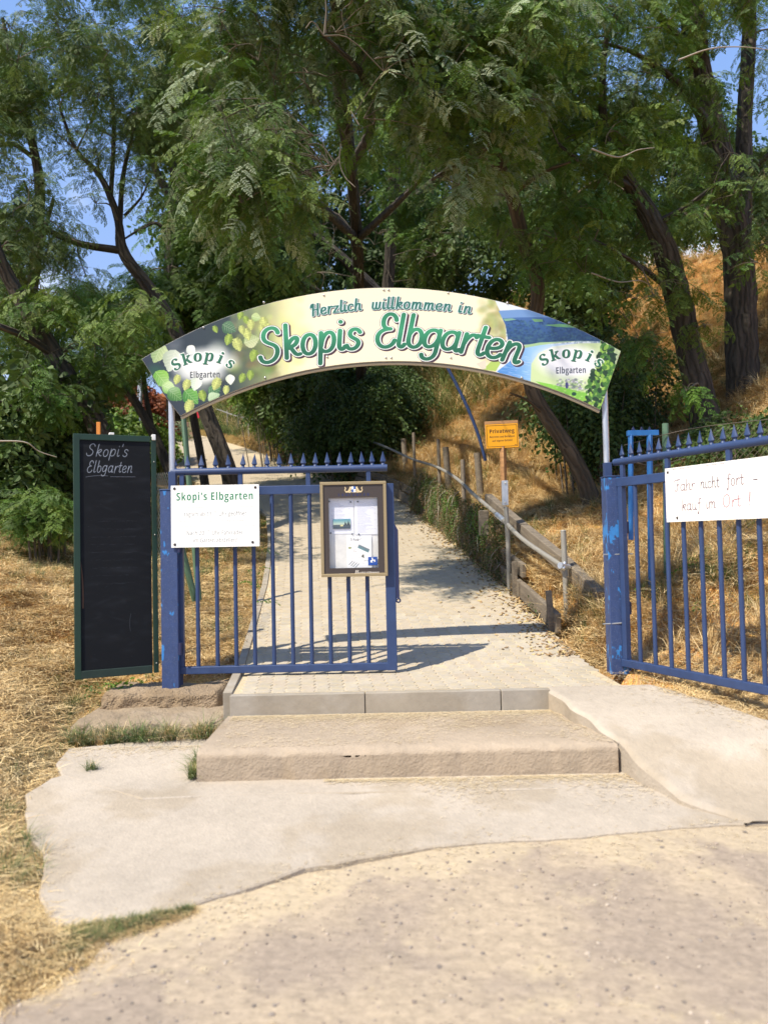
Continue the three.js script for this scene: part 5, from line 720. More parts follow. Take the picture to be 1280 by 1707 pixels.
tree('locust_tree', 'slender brown trunk leaning left, rising from the dry bank behind the arch', {
  seed: 7, geo: LR, bark: M.barkWarm, rough: 0.1, trunk: [[990, 850, 11.4, 0.15], [975, 805, 11.4, 0.125], [945, 745, 11.4, 0.115], [908, 690, 11.4, 0.108], [884, 640, 11.4, 0.104], [888, 560, 11.3, 0.1], [896, 480, 11.2, 0.1], [872, 400, 11, 0.095], [852, 325, 10.8, 0.09], [822, 255, 10.6, 0.085], [790, 190, 10.3, 0.08], [765, 110, 10, 0.065], [745, 20, 9.8, 0.04]],
  limbs: [[[905, 690, 11.4, 0.03], [880, 668, 11.1, 0.02], [850, 655, 10.9, 0.01]], [[852, 325, 10.8, 0.045], [900, 290, 10.4, 0.03], [950, 270, 10, 0.015]], [[822, 255, 10.6, 0.05], [770, 270, 10, 0.03], [720, 300, 9.6, 0.015]], [[790, 190, 10.3, 0.06], [720, 120, 9.8, 0.05], [640, 60, 9.4, 0.035], [560, 20, 9, 0.02]], [[765, 110, 10, 0.05], [690, 35, 9.6, 0.045], [630, 70, 9.2, 0.02]]],
  regions: [{ poly: [[640, -140], [900, -140], [900, 90], [860, 180], [740, 190], [640, 110]], D: [8.6, 10.6], n: 44, per: 30, droop: 0.25, rad: [0.4, 0.85], pale: 0.2 }, { poly: [[660, 120], [890, 120], [900, 260], [860, 330], [760, 340], [690, 270]], D: [8.8, 10.4], n: 28, per: 26, droop: 0.3, pale: 0.2 }, { poly: [[760, 330], [950, 330], [960, 430], [870, 440], [790, 400]], D: [10.4, 12.5], n: 15, per: 15, rad: [0.25, 0.5] }] });
tree('locust_tree', 'great leafy tree with drooping feathered boughs behind the middle of the arch', {
  seed: 9, geo: LL, trunk: [[600, 745, 22.5, 0.17], [602, 640, 22, 0.15], [600, 520, 20, 0.14], [595, 400, 17, 0.13], [585, 280, 14.4, 0.11], [570, 160, 12.4, 0.13], [560, 20, 11.4, 0.09]],
  limbs: [[[595, 400, 17, 0.1], [520, 330, 12.6, 0.07], [450, 270, 9.6, 0.045], [390, 250, 8.2, 0.02]], [[585, 280, 14.4, 0.1], [620, 200, 10.8, 0.06], [600, 120, 9, 0.04], [540, 60, 8, 0.02]], [[600, 520, 20, 0.1], [500, 470, 18, 0.06], [420, 430, 17, 0.03]], [[595, 400, 17, 0.09], [660, 340, 13.6, 0.06], [700, 300, 11.4, 0.03]], [[560, 20, 11.4, 0.07], [540, -180, 9, 0.055], [520, -420, 6.6, 0.04], [470, -620, 5.2, 0.02]]],
  regions: [{ poly: [[365, -140], [660, -140], [660, 60], [640, 200], [560, 230], [420, 230], [365, 150]], D: [7.9, 9.4], n: 84, per: 28, pale: 0.22, droop: 0.3, rad: [0.4, 0.9] }, { poly: [[365, 150], [520, 200], [600, 240], [590, 330], [500, 400], [420, 400], [370, 330]], D: [7.7, 9], n: 34, per: 22, pale: 0.2, droop: 0.35, rad: [0.4, 0.8] }, { poly: [[420, 180], [660, 160], [720, 400], [640, 440], [440, 400]], D: [16.5, 19], n: 44, per: 44, droop: 0.25, rad: [0.5, 1.0] }, { poly: [[380, 370], [520, 360], [640, 400], [760, 400], [780, 470], [640, 480], [480, 500], [340, 540], [330, 440]], D: [16, 19], n: 62, per: 44, pale: 0.08, droop: 0.25, rad: [0.5, 1.1] }, { poly: [[300, -800], [620, -800], [640, -420], [420, -420]], D: [4.4, 5.6], n: 8, per: 9, gap: false, rad: [0.3, 0.6] }], sprayScale: 0.62 });
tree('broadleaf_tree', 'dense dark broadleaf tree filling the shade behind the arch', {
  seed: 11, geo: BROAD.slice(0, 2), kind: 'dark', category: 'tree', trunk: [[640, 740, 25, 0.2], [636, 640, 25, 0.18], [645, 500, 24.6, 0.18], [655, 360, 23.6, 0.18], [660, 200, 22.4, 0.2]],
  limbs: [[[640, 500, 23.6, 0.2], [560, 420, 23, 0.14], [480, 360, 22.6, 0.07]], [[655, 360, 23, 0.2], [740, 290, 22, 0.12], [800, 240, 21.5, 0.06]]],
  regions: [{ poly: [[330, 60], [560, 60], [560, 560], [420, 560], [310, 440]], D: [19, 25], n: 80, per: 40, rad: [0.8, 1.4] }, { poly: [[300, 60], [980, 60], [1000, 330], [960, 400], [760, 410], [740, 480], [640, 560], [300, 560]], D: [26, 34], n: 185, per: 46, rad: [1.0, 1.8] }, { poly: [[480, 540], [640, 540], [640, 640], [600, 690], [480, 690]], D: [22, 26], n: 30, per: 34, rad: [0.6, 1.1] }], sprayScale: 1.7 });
tree('broadleaf_tree', 'dark leafed tree silhouetted against small sky gaps to the right of centre', {
  seed: 13, geo: BROAD.slice(1, 3), kind: 'dark', trunk: [[950, 620, 17, 0.13], [949, 520, 17, 0.11], [948, 430, 17, 0.1], [943, 340, 16.8, 0.08], [930, 220, 16.5, 0.05]], bark: M.barkWarm,
  limbs: [[[948, 430, 17, 0.05], [890, 390, 16.4, 0.03], [840, 410, 16, 0.02]], [[943, 340, 16.8, 0.05], [1000, 300, 16.4, 0.03], [1060, 330, 16, 0.02]]],
  regions: [{ poly: [[700, 330], [960, 300], [1060, 360], [1010, 470], [930, 500], [860, 500], [760, 470]], D: [15.5, 19], n: 44, per: 34, rad: [0.45, 0.9] }, { poly: [[880, 450], [1010, 470], [1010, 560], [940, 560]], D: [15.5, 18], n: 14, per: 24, rad: [0.35, 0.7] }], sprayScale: 1.3 });
tree('locust_tree', 'forked dark trunk leaning left from behind the left end of the arch', {
  seed: 15, geo: LR, kind: 'grey', rough: 0.1, trunk: [[398, 860, 14.2, 0.17], [378, 775, 14, 0.15], [345, 690, 14, 0.135], [290, 545, 14, 0.125], [245, 475, 13.9, 0.115], [205, 418, 13.8, 0.1], [198, 370, 13.7, 0.07], [185, 330, 13.6, 0.06], [165, 290, 13.5, 0.05], [128, 250, 13.4, 0.035], [100, 180, 13.2, 0.02]],
  limbs: [[[205, 418, 13.8, 0.075], [130, 405, 13.5, 0.06], [75, 378, 13.2, 0.05], [58, 345, 13, 0.035], [40, 300, 12.8, 0.02]], [[200, 385, 13.7, 0.05], [205, 300, 13.8, 0.045], [216, 245, 13.8, 0.035], [235, 180, 13.8, 0.02]], [[208, 360, 13.8, 0.03], [235, 330, 13.8, 0.02], [250, 300, 13.8, 0.012]], [[185, 330, 13.6, 0.045], [190, 230, 13.8, 0.04], [185, 140, 13.8, 0.03], [160, 40, 13.8, 0.02]]],
  regions: [{ poly: [[-40, 20], [340, -120], [360, 130], [250, 150], [110, 170], [-20, 200]], D: [11.5, 15.5], n: 70, per: 24, rad: [0.3, 0.8], droop: 0.2 }, { poly: [[70, 190], [260, 180], [230, 290], [90, 270]], D: [12.4, 14.5], n: 18, per: 16, rad: [0.25, 0.6], droop: 0.2 }, { poly: [[230, 90], [380, 90], [370, 280], [300, 250], [240, 200]], D: [12, 15], n: 22, per: 26 }, { poly: [[90, 190], [270, 190], [250, 350], [110, 340]], D: [12.2, 14.5], n: 9, per: 13, gap: false, rad: [0.25, 0.5], droop: 0.2 }, { poly: [[20, 330], [150, 400], [160, 470], [20, 470]], D: [12.5, 14.5], n: 14, per: 18, rad: [0.25, 0.6] }] });
tree('locust_tree', 'dark upright trunk splitting into a fork beside the big leafy tree', {
  seed: 17, geo: LL, kind: 'locust', rough: 0.1, trunk: [[292, 700, 18, 0.19], [288, 560, 18, 0.17], [286, 450, 18, 0.16], [288, 390, 18, 0.16], [294, 330, 17.8, 0.14], [290, 280, 17.6, 0.08], [300, 220, 17.4, 0.05]],
  limbs: [[[290, 335, 17.8, 0.1], [268, 300, 17.6, 0.09], [252, 262, 17.5, 0.07], [240, 235, 17.4, 0.04]], [[296, 315, 17.8, 0.08], [302, 255, 17.6, 0.06], [335, 232, 17.3, 0.055], [358, 262, 17, 0.05], [372, 305, 16.8, 0.03]], [[286, 400, 18, 0.05], [262, 372, 17.8, 0.04], [235, 382, 17.6, 0.03], [205, 400, 17.5, 0.02]]],
  regions: [{ poly: [[230, 100], [400, 100], [400, 330], [330, 300], [300, 230], [250, 240]], D: [16, 19.5], n: 24, per: 26, rad: [0.5, 0.9] }, { poly: [[240, 400], [420, 300], [430, 520], [300, 540], [220, 500]], D: [16, 19.5], n: 42, per: 30, rad: [0.5, 1.0] }], sprayScale: 1.0 });
tree('locust_tree', 'leaning dark trunk behind the blackboard with dead grey twigs', {
  seed: 19, geo: LR, kind: 'grey', trunk: [[182, 800, 11, 0.17], [165, 715, 11, 0.15], [128, 655, 11, 0.14], [92, 592, 11, 0.125], [62, 545, 10.9, 0.115], [30, 490, 10.8, 0.1], [-5, 420, 10.6, 0.09], [-30, 300, 10.4, 0.06]],
  limbs: [[[92, 592, 11, 0.06], [40, 560, 10.6, 0.05], [-10, 540, 10.3, 0.04]], [[128, 655, 11, 0.05], [60, 690, 10.4, 0.03], [-10, 665, 10, 0.02]]],
  regions: [{ poly: [[-40, 470], [140, 480], [260, 520], [250, 640], [150, 640], [40, 560], [-40, 560]], D: [10.2, 13], n: 24, per: 24, rad: [0.3, 0.6], tone: 'locust' }, { poly: [[-60, 180], [90, 260], [60, 420], [-60, 460]], D: [10, 12.5], n: 19, per: 20, rad: [0.3, 0.6], droop: 0.2 }, { poly: [[60, 600], [140, 640], [110, 720], [60, 720]], D: [9.8, 10.8], n: 6, per: 13, rad: [0.2, 0.4], tone: 'bright' }] });
tree('locust_tree', 'dark stems rising at the far left edge of the photo', {
  seed: 21, geo: LL, kind: 'grey', rough: 0.1, trunk: [[20, 740, 14.5, 0.15], [35, 620, 14.5, 0.13], [48, 520, 14.5, 0.12], [58, 450, 14.5, 0.11], [65, 380, 14.4, 0.1], [66, 300, 14.3, 0.09], [50, 220, 14.2, 0.07], [25, 130, 14, 0.05], [5, 30, 13.8, 0.03]],
  limbs: [[[50, 500, 14.5, 0.08], [28, 440, 14.2, 0.07], [-5, 400, 14, 0.05]], [[40, 560, 14.5, 0.08], [55, 470, 14.3, 0.07], [70, 405, 14.2, 0.05], [90, 330, 14, 0.03]], [[60, 265, 14.3, 0.05], [20, 240, 14, 0.04], [-20, 250, 13.8, 0.03]]],
  regions: [{ poly: [[-60, 20], [70, 40], [110, 150], [40, 230], [-60, 240]], D: [13, 16], n: 26, per: 20 }, { poly: [[-60, 300], [60, 330], [80, 420], [-60, 440]], D: [13, 16], n: 13, per: 18 }, { poly: [[-40, 440], [110, 480], [220, 480], [230, 600], [60, 640], [-40, 620]], D: [14, 18], n: 40, per: 30, rad: [0.5, 0.9], tone: 'locust' }] });
tree('locust_tree', 'thin crooked trunk in front of the copper shrub left of the arch', {
  seed: 23, geo: LL, kind: 'locust', rough: 0.08, trunk: [[285, 790, 16, 0.11], [262, 735, 16, 0.1], [238, 690, 16, 0.09], [212, 645, 16, 0.085], [196, 605, 16, 0.07], [192, 560, 16, 0.05], [180, 500, 16, 0.03]], limbs: [[[255, 720, 16, 0.06], [244, 660, 16.2, 0.055], [238, 610, 16.3, 0.045], [228, 570, 16.4, 0.03]]],
  regions: [{ poly: [[110, 480], [280, 480], [290, 590], [230, 640], [120, 620]], D: [15.5, 18.5], n: 26, per: 24, rad: [0.4, 0.8] }], sprayScale: 0.95 });
tree('small_locust', 'slim leaning stem just left of the paved path at the far bend', {
  seed: 25, geo: LR, rough: 0.08, trunk: [[345, 830, 17, 0.1], [335, 760, 17, 0.09], [322, 690, 17, 0.085], [312, 600, 17, 0.07], [300, 500, 17, 0.05]], limbs: [[[325, 700, 17, 0.05], [318, 640, 17.2, 0.04]]],
  regions: [{ poly: [[280, 480], [460, 470], [470, 560], [330, 600]], D: [17, 20], n: 22, per: 26, rad: [0.5, 0.9] }], sprayScale: 1.2 });
tree('broadleaf_tree', 'green tree on the crest of the slope behind the thick right-hand trunk', { seed: 27, geo: BROAD.slice(0, 2), kind: 'dark', trunk: [[1120, 470, 24, 0.2], [1115, 380, 24, 0.18], [1120, 280, 24, 0.14], [1130, 180, 24, 0.08]], limbs: [[[1115, 380, 24, 0.1], [1180, 320, 23.5, 0.07], [1240, 290, 23, 0.04]]], regions: [{ poly: [[1020, 140], [1160, 120], [1210, 240], [1330, 260], [1330, 400], [1200, 400], [1100, 420], [1010, 420]], D: [22, 26], n: 74, per: 34, rad: [0.5, 1.1] }], sprayScale: 1.4 });
// ------------------------------------------------------------------ shrubs, ivy
function shrub(name, label, poly, D, n, per, kind, geo, o = {}) {
  const r = rng(n * 31 + per + Math.round(poly[0][0])), base = at((poly[0][0] + poly[2][0]) / 2, Math.max(...poly.map((p) => p[1])), D[0]), t = thing(name, label, o.category ?? 'shrub', base, V(), o.group), list = [], st = []; t.position.copy(base);
  for (let i = 0, k = 0; i < n && k < n * 50; k++) { const xs = poly.map((p) => p[0]), ys = poly.map((p) => p[1]), px = rr(Math.min(...xs), Math.max(...xs), r), py = rr(Math.min(...ys), Math.max(...ys), r); if (!inPoly(poly, px, py)) continue; i++; const c = at(px, py, rr(D[0], D[1], r)).sub(base), q = rr(...(o.rad ?? [0.2, 0.45]), r); clumpSprays(list, c, q, q * 0.75, q, per, kind, r, { scale: o.scale ?? 1, droop: o.droop ?? 0.1 }); const w = c.clone().add(base), gy = H(w.x, -w.z) - base.y; if (r() < 0.6) st.push(tube([V(c.x * 0.7, Math.min(gy, c.y - 0.1) - 0.05, c.z), V(c.x * 0.85, lerp(gy, c.y, 0.5), c.z), c], [0.018, 0.013, 0.006], 5, 2)); }
  part('stems', merge(st), M.twig, t).userData.kind = 'stuff'; instanced('foliage', geo, o.mat ?? M.leaf, list, t); return t;
}
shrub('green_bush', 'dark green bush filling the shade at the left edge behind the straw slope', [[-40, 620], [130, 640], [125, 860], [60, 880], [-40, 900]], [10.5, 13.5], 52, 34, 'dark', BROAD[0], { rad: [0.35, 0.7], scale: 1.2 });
shrub('low_bush', 'low grey green bush with one bare stem on the straw slope left of the blackboard', [[15, 830], [60, 810], [125, 830], [120, 870], [30, 870]], [9.4, 10.2], 16, 14, 'locust', LOCUST[1], { rad: [0.16, 0.3], scale: 0.6 });
shrub('copper_shrub', 'copper red leaved shrub behind the thin crooked trunk', [[172, 655], [215, 640], [258, 670], [250, 705], [185, 700]], [25, 28], 26, 40, 'copper', BROAD[1], { rad: [0.5, 0.9], scale: 1.5 });
shrub('green_hedge', 'mid green hedge below the copper shrub beside the far terrace', [[130, 700], [260, 700], [265, 750], [130, 760]], [20, 23], 30, 34, 'locust', BROAD[2], { rad: [0.4, 0.8], scale: 1.3, category: 'hedge' });
shrub('flowering_shrub', 'pale flowering shrub on the far terrace wall', [[258, 694], [285, 690], [290, 715], [262, 715]], [36, 38], 9, 30, 'pale', SMALL[0], { rad: [0.25, 0.5], scale: 2 });
shrub('bank_shrub', 'sunlit green shrub beside the far railing on the uphill side', [[420, 660], [490, 620], [520, 680], [500, 730], [440, 700]], [25.5, 29], 34, 34, 'locust', BROAD[2], { rad: [0.4, 0.8], scale: 1.2 });
shrub('leafy_thicket', 'light green leafy thicket hanging under the left part of the arch', [[385, 640], [440, 610], [560, 600], [540, 640], [430, 670]], [24, 27], 24, 34, 'locust', BROAD[0], { rad: [0.4, 0.7], scale: 1.2 });
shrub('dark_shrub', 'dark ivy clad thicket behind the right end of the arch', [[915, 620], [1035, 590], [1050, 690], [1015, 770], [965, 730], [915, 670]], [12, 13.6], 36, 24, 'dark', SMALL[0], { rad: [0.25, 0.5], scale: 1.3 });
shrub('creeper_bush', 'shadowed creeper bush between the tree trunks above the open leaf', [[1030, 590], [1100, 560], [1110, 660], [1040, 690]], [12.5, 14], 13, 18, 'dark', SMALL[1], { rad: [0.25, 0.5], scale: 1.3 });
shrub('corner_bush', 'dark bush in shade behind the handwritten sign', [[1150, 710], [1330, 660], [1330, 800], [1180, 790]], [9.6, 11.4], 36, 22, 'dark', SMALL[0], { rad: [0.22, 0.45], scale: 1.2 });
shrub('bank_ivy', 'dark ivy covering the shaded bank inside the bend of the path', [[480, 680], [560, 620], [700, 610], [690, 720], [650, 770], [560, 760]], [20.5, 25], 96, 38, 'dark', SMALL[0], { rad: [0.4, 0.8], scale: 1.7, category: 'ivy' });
{
  // ivy over the boards
  const r = rng(71), t = thing('ivy', 'half dried ivy hanging over the timber boards below the handrail', 'ivy'), list = [], st = [];
  for (let i = 0; i < 420; i++) { const D = (i % 6 ? 9.7 : 8.2) + 6.8 * r() ** 0.8, x = xr(D) + 0.02 + rr(-0.06, 0.16, r), y = pathY(D) + rr(0.05, 0.72, r) * sstep(D, 9.2, 10.6), p = V(x, y, -D), dry = fbm(D * 1.5, 3, 4, 2) > 0.5; clumpSprays(list, p, 0.13, 0.14, 0.13, 6, dry ? 'ivy' : r() < 0.25 ? 'bright' : 'ivy', r, { scale: 0.55, droop: 1.0 }); if (i % 5 === 0) st.push(tube([V(x + 0.1, y + 0.12, -D - 0.1), V(x - 0.03, y, -D + 0.05), V(x - 0.06, lerp(pathY(D), y, 0.4), -D + rr(-0.35, 0.35, r))], [0.007, 0.006, 0.004], 5, 3)); }
  instanced('foliage', SMALL[1], M.leaf, list, t); part('stems', merge(st), M.deadwood, t).userData.kind = 'stuff';
}
{
  // small leafy plants at the path edge and below the blackboard
  const WEEDS = ['leafy weed at the path edge, second highest of the row seen between the gate bars', 'leafy weed at the path edge just below the level of the white notice', 'leafy weed at the path edge, third from the bottom of its row', 'leafy weed at the path edge, second from the bottom of its row', 'leafy weed at the path edge, lowest and nearest of its row', 'leafy weed at the path edge, farthest of its row beside the white notice', 'grey green weed under the left corner of the blackboard', 'green weed under the left half of the blackboard, next to the grey one', 'green weed under the middle of the blackboard', 'green weed nearest the gate post under the blackboard', 'tiny green weed beside the post of the open gate leaf', 'green weed behind the bars under the handwritten sign, higher on the bank', 'green weed behind the bars under the handwritten sign, lower on the bank'];
  const plants = [[430, 905, 0.2], [437, 930, 0.22], [432, 962, 0.2], [425, 985, 0.16], [436, 1018, 0.18], [441, 880, 0.2], [150, 1146, 0.13], [180, 1143, 0.15], [205, 1140, 0.16], [228, 1136, 0.13], [1032, 992, 0.12], [1160, 950, 0.16], [1190, 1000, 0.16]];
  plants.forEach(([px, py, s], i) => { const p = px < 260 && py > 1100 ? V(at(px, py, 6.72).x, H(at(px, py, 6.72).x, 6.72), -6.72) : hit(px, py), r = rng(500 + i), list = [], t = thing('weed_plant', WEEDS[i], 'weed', p, i < 6 ? 'weeds along the path edge' : i < 10 ? 'weeds below the blackboard' : 'weeds behind the open leaf'); clumpSprays(list, V(0, s * 0.5, 0), s, s * 0.6, s * 0.7, 9, i === 6 ? 'grey' : 'bright', r, { scale: 0.5, droop: -0.3 }); part('stem', tube([V(0, -0.03, 0), V(0.01, s * 0.5, 0)], [0.006, 0.004], 5, 1), M.twig, t); instanced('foliage', SMALL[i % 2], M.leaf, list, t); });
}
// dead branches
for (const [label, pts] of [['pale dead branch arching out left of the blackboard', [[-10, 735, 9.2], [45, 738, 9.3], [65, 752, 9.4], [95, 762, 9.5]]], ['bare pale branch hanging before the canopy right of centre', [[985, 248, 9.4], [1030, 262, 9.5], [1062, 250, 9.6], [1090, 246, 9.7]]], ['thin bare grey branch crossing the canopy at upper right', [[1130, 100, 9.6], [1180, 82, 9.6], [1230, 78, 9.7], [1290, 84, 9.8]]], ['curling dead twig hanging in the dark leaves left of centre', [[568, 240, 9.2], [566, 270, 9.2], [575, 295, 9.2], [592, 312, 9.2]]], ['bare brown branch before the orange slope at right', [[985, 455, 10.4], [1030, 470, 10.6], [1068, 468, 10.8], [1088, 480, 11]]]]) tag(part('dead_branch', tube(pts.map((p) => at(...p)), pts.map((_, i) => 0.011 - 0.002 * i), 6, 6, 0.1), M.deadwood), label, 'branch');
// ------------------------------------------------------------------ grass and straw
function tuft(seed, n, h, w, lean, segs = 2) { const r = rng(seed), T = new Tri(); for (let i = 0; i < n; i++) { const a = r() * 6.283, l = h * (0.5 + 0.7 * r()), b = V(gauss(r) * 0.03, 0, gauss(r) * 0.03), d = V(Math.cos(a), 0, Math.sin(a)), s = V(-d.z, 0, d.x).multiplyScalar(w * (0.7 + 0.6 * r())), le = lean * (0.4 + r()); const q = (t) => b.clone().addScaledVector(d, l * le * t * t).add(V(0, l * t * (1 - 0.35 * le * t), 0)); const A = q(0), B = q(0.55), C = q(1); T.tri(A.clone().sub(s), A.clone().add(s), B.clone().addScaledVector(s, 0.7)); T.tri(A.clone().sub(s), B.clone().addScaledVector(s, 0.7), B.clone().addScaledVector(s, -0.7)); T.tri(B.clone().addScaledVector(s, -0.7), B.clone().addScaledVector(s, 0.7), C); } return T.build(); }
function matted(seed, n, rad, hgt, w) { const r = rng(seed), T = new Tri(); for (let i = 0; i < n; i++) { const a = r() * 6.283, l = 0.03 + 0.09 * r(), p = V(gauss(r) * rad, hgt * r(), gauss(r) * rad), d = V(Math.cos(a), 0.25 * (r() - 0.35), Math.sin(a)).normalize(), s = V(-d.z, 0.4 * (r() - 0.5), d.x).multiplyScalar(w), m = p.clone().addScaledVector(d, l * 0.5).add(V(0, 0.012 * r(), 0)), e = p.clone().addScaledVector(d, l); T.tri(p.clone().sub(s), p.clone().add(s), m.clone().add(s)); T.tri(p.clone().sub(s), m.clone().add(s), m.clone().sub(s)); T.tri(m.clone().sub(s), m.clone().add(s), e); } return T.build(); }
const TALL = tuft(1, 22, 0.34, 0.0022, 0.9), MAT = matted(2, 64, 0.12, 0.035, 0.0014), SHORT = tuft(3, 20, 0.13, 0.0024, 0.8), LONGG = tuft(4, 16, 0.26, 0.0035, 1.0);
const STRAW = [[0.68, 0.5, 0.24], [0.74, 0.58, 0.32], [0.6, 0.43, 0.2], [0.42, 0.28, 0.13]], GREENS = [[0.1, 0.16, 0.03], [0.14, 0.2, 0.045], [0.19, 0.22, 0.07], [0.075, 0.12, 0.025]];
const pickc = (L, r, w) => { const c = L[Math.min(L.length - 1, Math.floor(r() ** (w ?? 1) * L.length))], f = 0.75 + 0.5 * r(); return rgb(c[0] * f, c[1] * f, c[2] * f); };
function place(list, x, D, s, c, r, tilt = 0.15, y) { list.push([new THREE.Matrix4().compose(V(x, (y ?? H(x, D)) - 0.008, -D), new THREE.Quaternion().setFromEuler(new THREE.Euler(gauss(r) * tilt, r() * 6.283, gauss(r) * tilt)), V(s, s * rr(0.8, 1.2, r), s)), c]); }
{
  const GATE = [[1.95, 6.55], [2.75, 4.8], [2.76, 4.81]];
  const r = rng(90), tall = [], flat = [], green = [];
  for (let i = 0; i < 26000; i++) {                            // the bank on the right
    const D = 4.6 + 30 * r() ** 1.5, e = D > 7 ? xr(D) + 0.14 : pw([[4.6, 2.95], [5.2, 2.45], [5.93, 2.0], [7, 1.9]], D), x = e + (1.2 + D * 0.55) * r() ** 1.25, n = fbm(x * 0.8, D * 0.8, 44, 4), sc = 1 + D * 0.018;
    const gd = D < 7 ? distTo(GATE, x, D) : 9; if (D < 7 && ((x < e + 0.2 && r() < 0.6) || (gd < 0.1 && r() < 0.5))) continue;
    if (r() < 0.72 || gd < 0.5) place(flat, x, D, (D < 7 ? 0.7 : 1) * sc * rr(0.9, 1.5, r), pickc(STRAW, r, n > 0.55 ? 0.6 : 1.3), r, 0.3); else place(n > 0.57 && r() < 0.65 ? green : tall, x, D, sc * rr(0.5, 1.0, r), n > 0.57 && r() < 0.65 ? pickc(GREENS, r, 0.6) : pickc(STRAW, r, 0.9), r, 0.3);
  }
  for (let i = 0; i < 27000; i++) {                            // the mown straw slope on the left
    const D = 2.7 + 15.3 * r() ** 1.9, L = pw([[2, -1.7], [2.6, -2.5], [2.75, -1.7], [2.95, -1.3], [3.2, -1.2], [3.45, -1.48], [3.7, -1.66], [4.2, -2.0], [5.0, -2.28], [5.6, -2.4], [6.5, -2.42], [6.8, -2.4], [7.2, -1.5], [70, -20]], D), l2 = D > 7 ? xl(D) - 0.12 : L, x = l2 + 0.12 - (0.35 + D * 0.42) * r() ** 1.15, n = fbm(x * 0.9, D * 0.9, 47, 4), back = sstep(D, 7.5, 10.5) * (x < -2.3 ? 1 : 0.15);
    if (D > 6.2 && D < 7.3 && x > -2.55) { if (r() < 0.8) continue; }
    const ed = D < 6 ? (inside(APRON, x, D) ? -1 : distTo(APRON, x, D)) : 9; if (ed < 0.07) continue; const ns = D < 5 ? 0.55 + 0.09 * Math.max(0, D - 2.5) : 1;
    const gr = r() < back * 0.55 + (n > 0.62 ? 0.3 : 0.03);
    if (gr) place(green, x, D, ns * rr(0.5, 1.1, r), pickc(GREENS, r), r, 0.2); else if (r() < 0.86) place(flat, x, D, ns * rr(0.8, 1.5, r), pickc(STRAW, r, 1.7), r, 0.2); else if (ed > 0.2) place(tall, x, D, ns * rr(0.2, 0.5, r), pickc(STRAW, r, 1.4), r, 0.5);
  }
  for (let i = 0; i < 6000; i++) { const D = rr(22, 46, r), x = r() < 0.75 ? xr(D) + 0.4 + 6 * r() : xl(D) - 0.3 - 4 * r(); place(r() < 0.7 ? green : tall, x, D, rr(2, 4.5, r), r() < 0.75 ? pickc(GREENS, r) : pickc(STRAW, r), r, 0.25); }
  for (let i = 0; i < 7000; i++) { const px = rr(470, 1280, r), D = rr(14, 34, r) , x = xr(D) + 0.2 + r() * (3 + D * 0.4); place(r() < 0.55 ? flat : r() < 0.6 ? tall : green, x, D, rr(1, 1.9, r), r() < 0.8 ? pickc(STRAW, r, 0.9) : pickc(GREENS, r), r, 0.25); }
  tag(instanced('dry_grass', TALL, M.dry, tall), 'tall dry golden grass standing on both slopes', 'dry grass'); tag(instanced('straw', MAT, M.dry, flat), 'matted pale straw lying over the slopes', 'straw'); tag(instanced('grass', SHORT, M.grass, green), 'patches of short green grass among the dry straw', 'grass');
  const clumps = [], at2 = (pts, n, sx, sd, s0, s1) => { for (const [px, py, D] of pts) for (let i = 0; i < n; i++) { const p = D ? at(px, py, D) : hit(px, py), x = p.x + gauss(r) * sx, d = -p.z + gauss(r) * sd; place(clumps, x, d, rr(s0, s1, r), r() < 0.75 ? pickc(GREENS, r) : pickc(STRAW, r), r, 0.25, D ? 0.205 : undefined); } };
  at2([[130, 1225, 5.78], [190, 1224, 5.78], [235, 1224, 5.78], [285, 1224, 5.78], [335, 1215, 5.8]], 20, 0.1, 0.03, 0.45, 0.9);
  at2([[322, 1285, 4.95], [330, 1262, 5.2]], 12, 0.02, 0.06, 0.3, 0.6); at2([[155, 1280, 5.15]], 7, 0.04, 0.04, 0.25, 0.45); at2([[120, 1190], [105, 1210], [95, 1165]], 14, 0.06, 0.08, 0.4, 0.8);
  at2([[40, 1270], [80, 1255], [15, 1300], [10, 1370], [15, 1420], [25, 1450], [45, 1270], [10, 1480]], 26, 0.12, 0.1, 0.25, 0.6);
  at2([[955, 1030], [985, 1015], [1000, 1040], [975, 1050]], 14, 0.08, 0.1, 0.5, 0.9); at2([[1165, 985], [1195, 960], [1230, 990], [1100, 1010]], 16, 0.15, 0.15, 0.6, 1.2);
  tag(instanced('grass_clump', LONGG, M.grass, clumps), 'long green grass growing around the stone steps and slab edges', 'grass').userData.kind = 'stuff';
  const verge = [], dryv = []; for (let i = 0; i < 2600; i++) { const t = r(), px = lerp(-60, 325, t), py = lerp(1640, 1532, t) + gauss(r) * 22 * (1.25 - t), p = hit(px, py), d = clamp(-p.z, 2.5, 4); if (inside(APRON, p.x, d)) continue; (r() < 0.62 ? verge : dryv).push([new THREE.Matrix4().compose(V(p.x, roadY(d) - 0.004, -d), new THREE.Quaternion().setFromEuler(new THREE.Euler(gauss(r) * 0.3, r() * 6.3, gauss(r) * 0.3)), V(1, 1, 1).multiplyScalar(rr(0.25, 0.55, r) * (1.1 - 0.45 * t))), r() < 0.7 ? pickc(GREENS, r) : pickc(STRAW, r)]); }
  tag(instanced('verge_grass', SHORT, M.grass, verge), 'strip of green grass between the apron and the road at lower left', 'grass').userData.kind = 'stuff'; tag(instanced('verge_straw', MAT, M.dry, dryv.map(([m, c]) => [m, pickc(STRAW, r, 1.5)])), 'dry straw among the grass strip at lower left', 'straw').userData.kind = 'stuff';
}
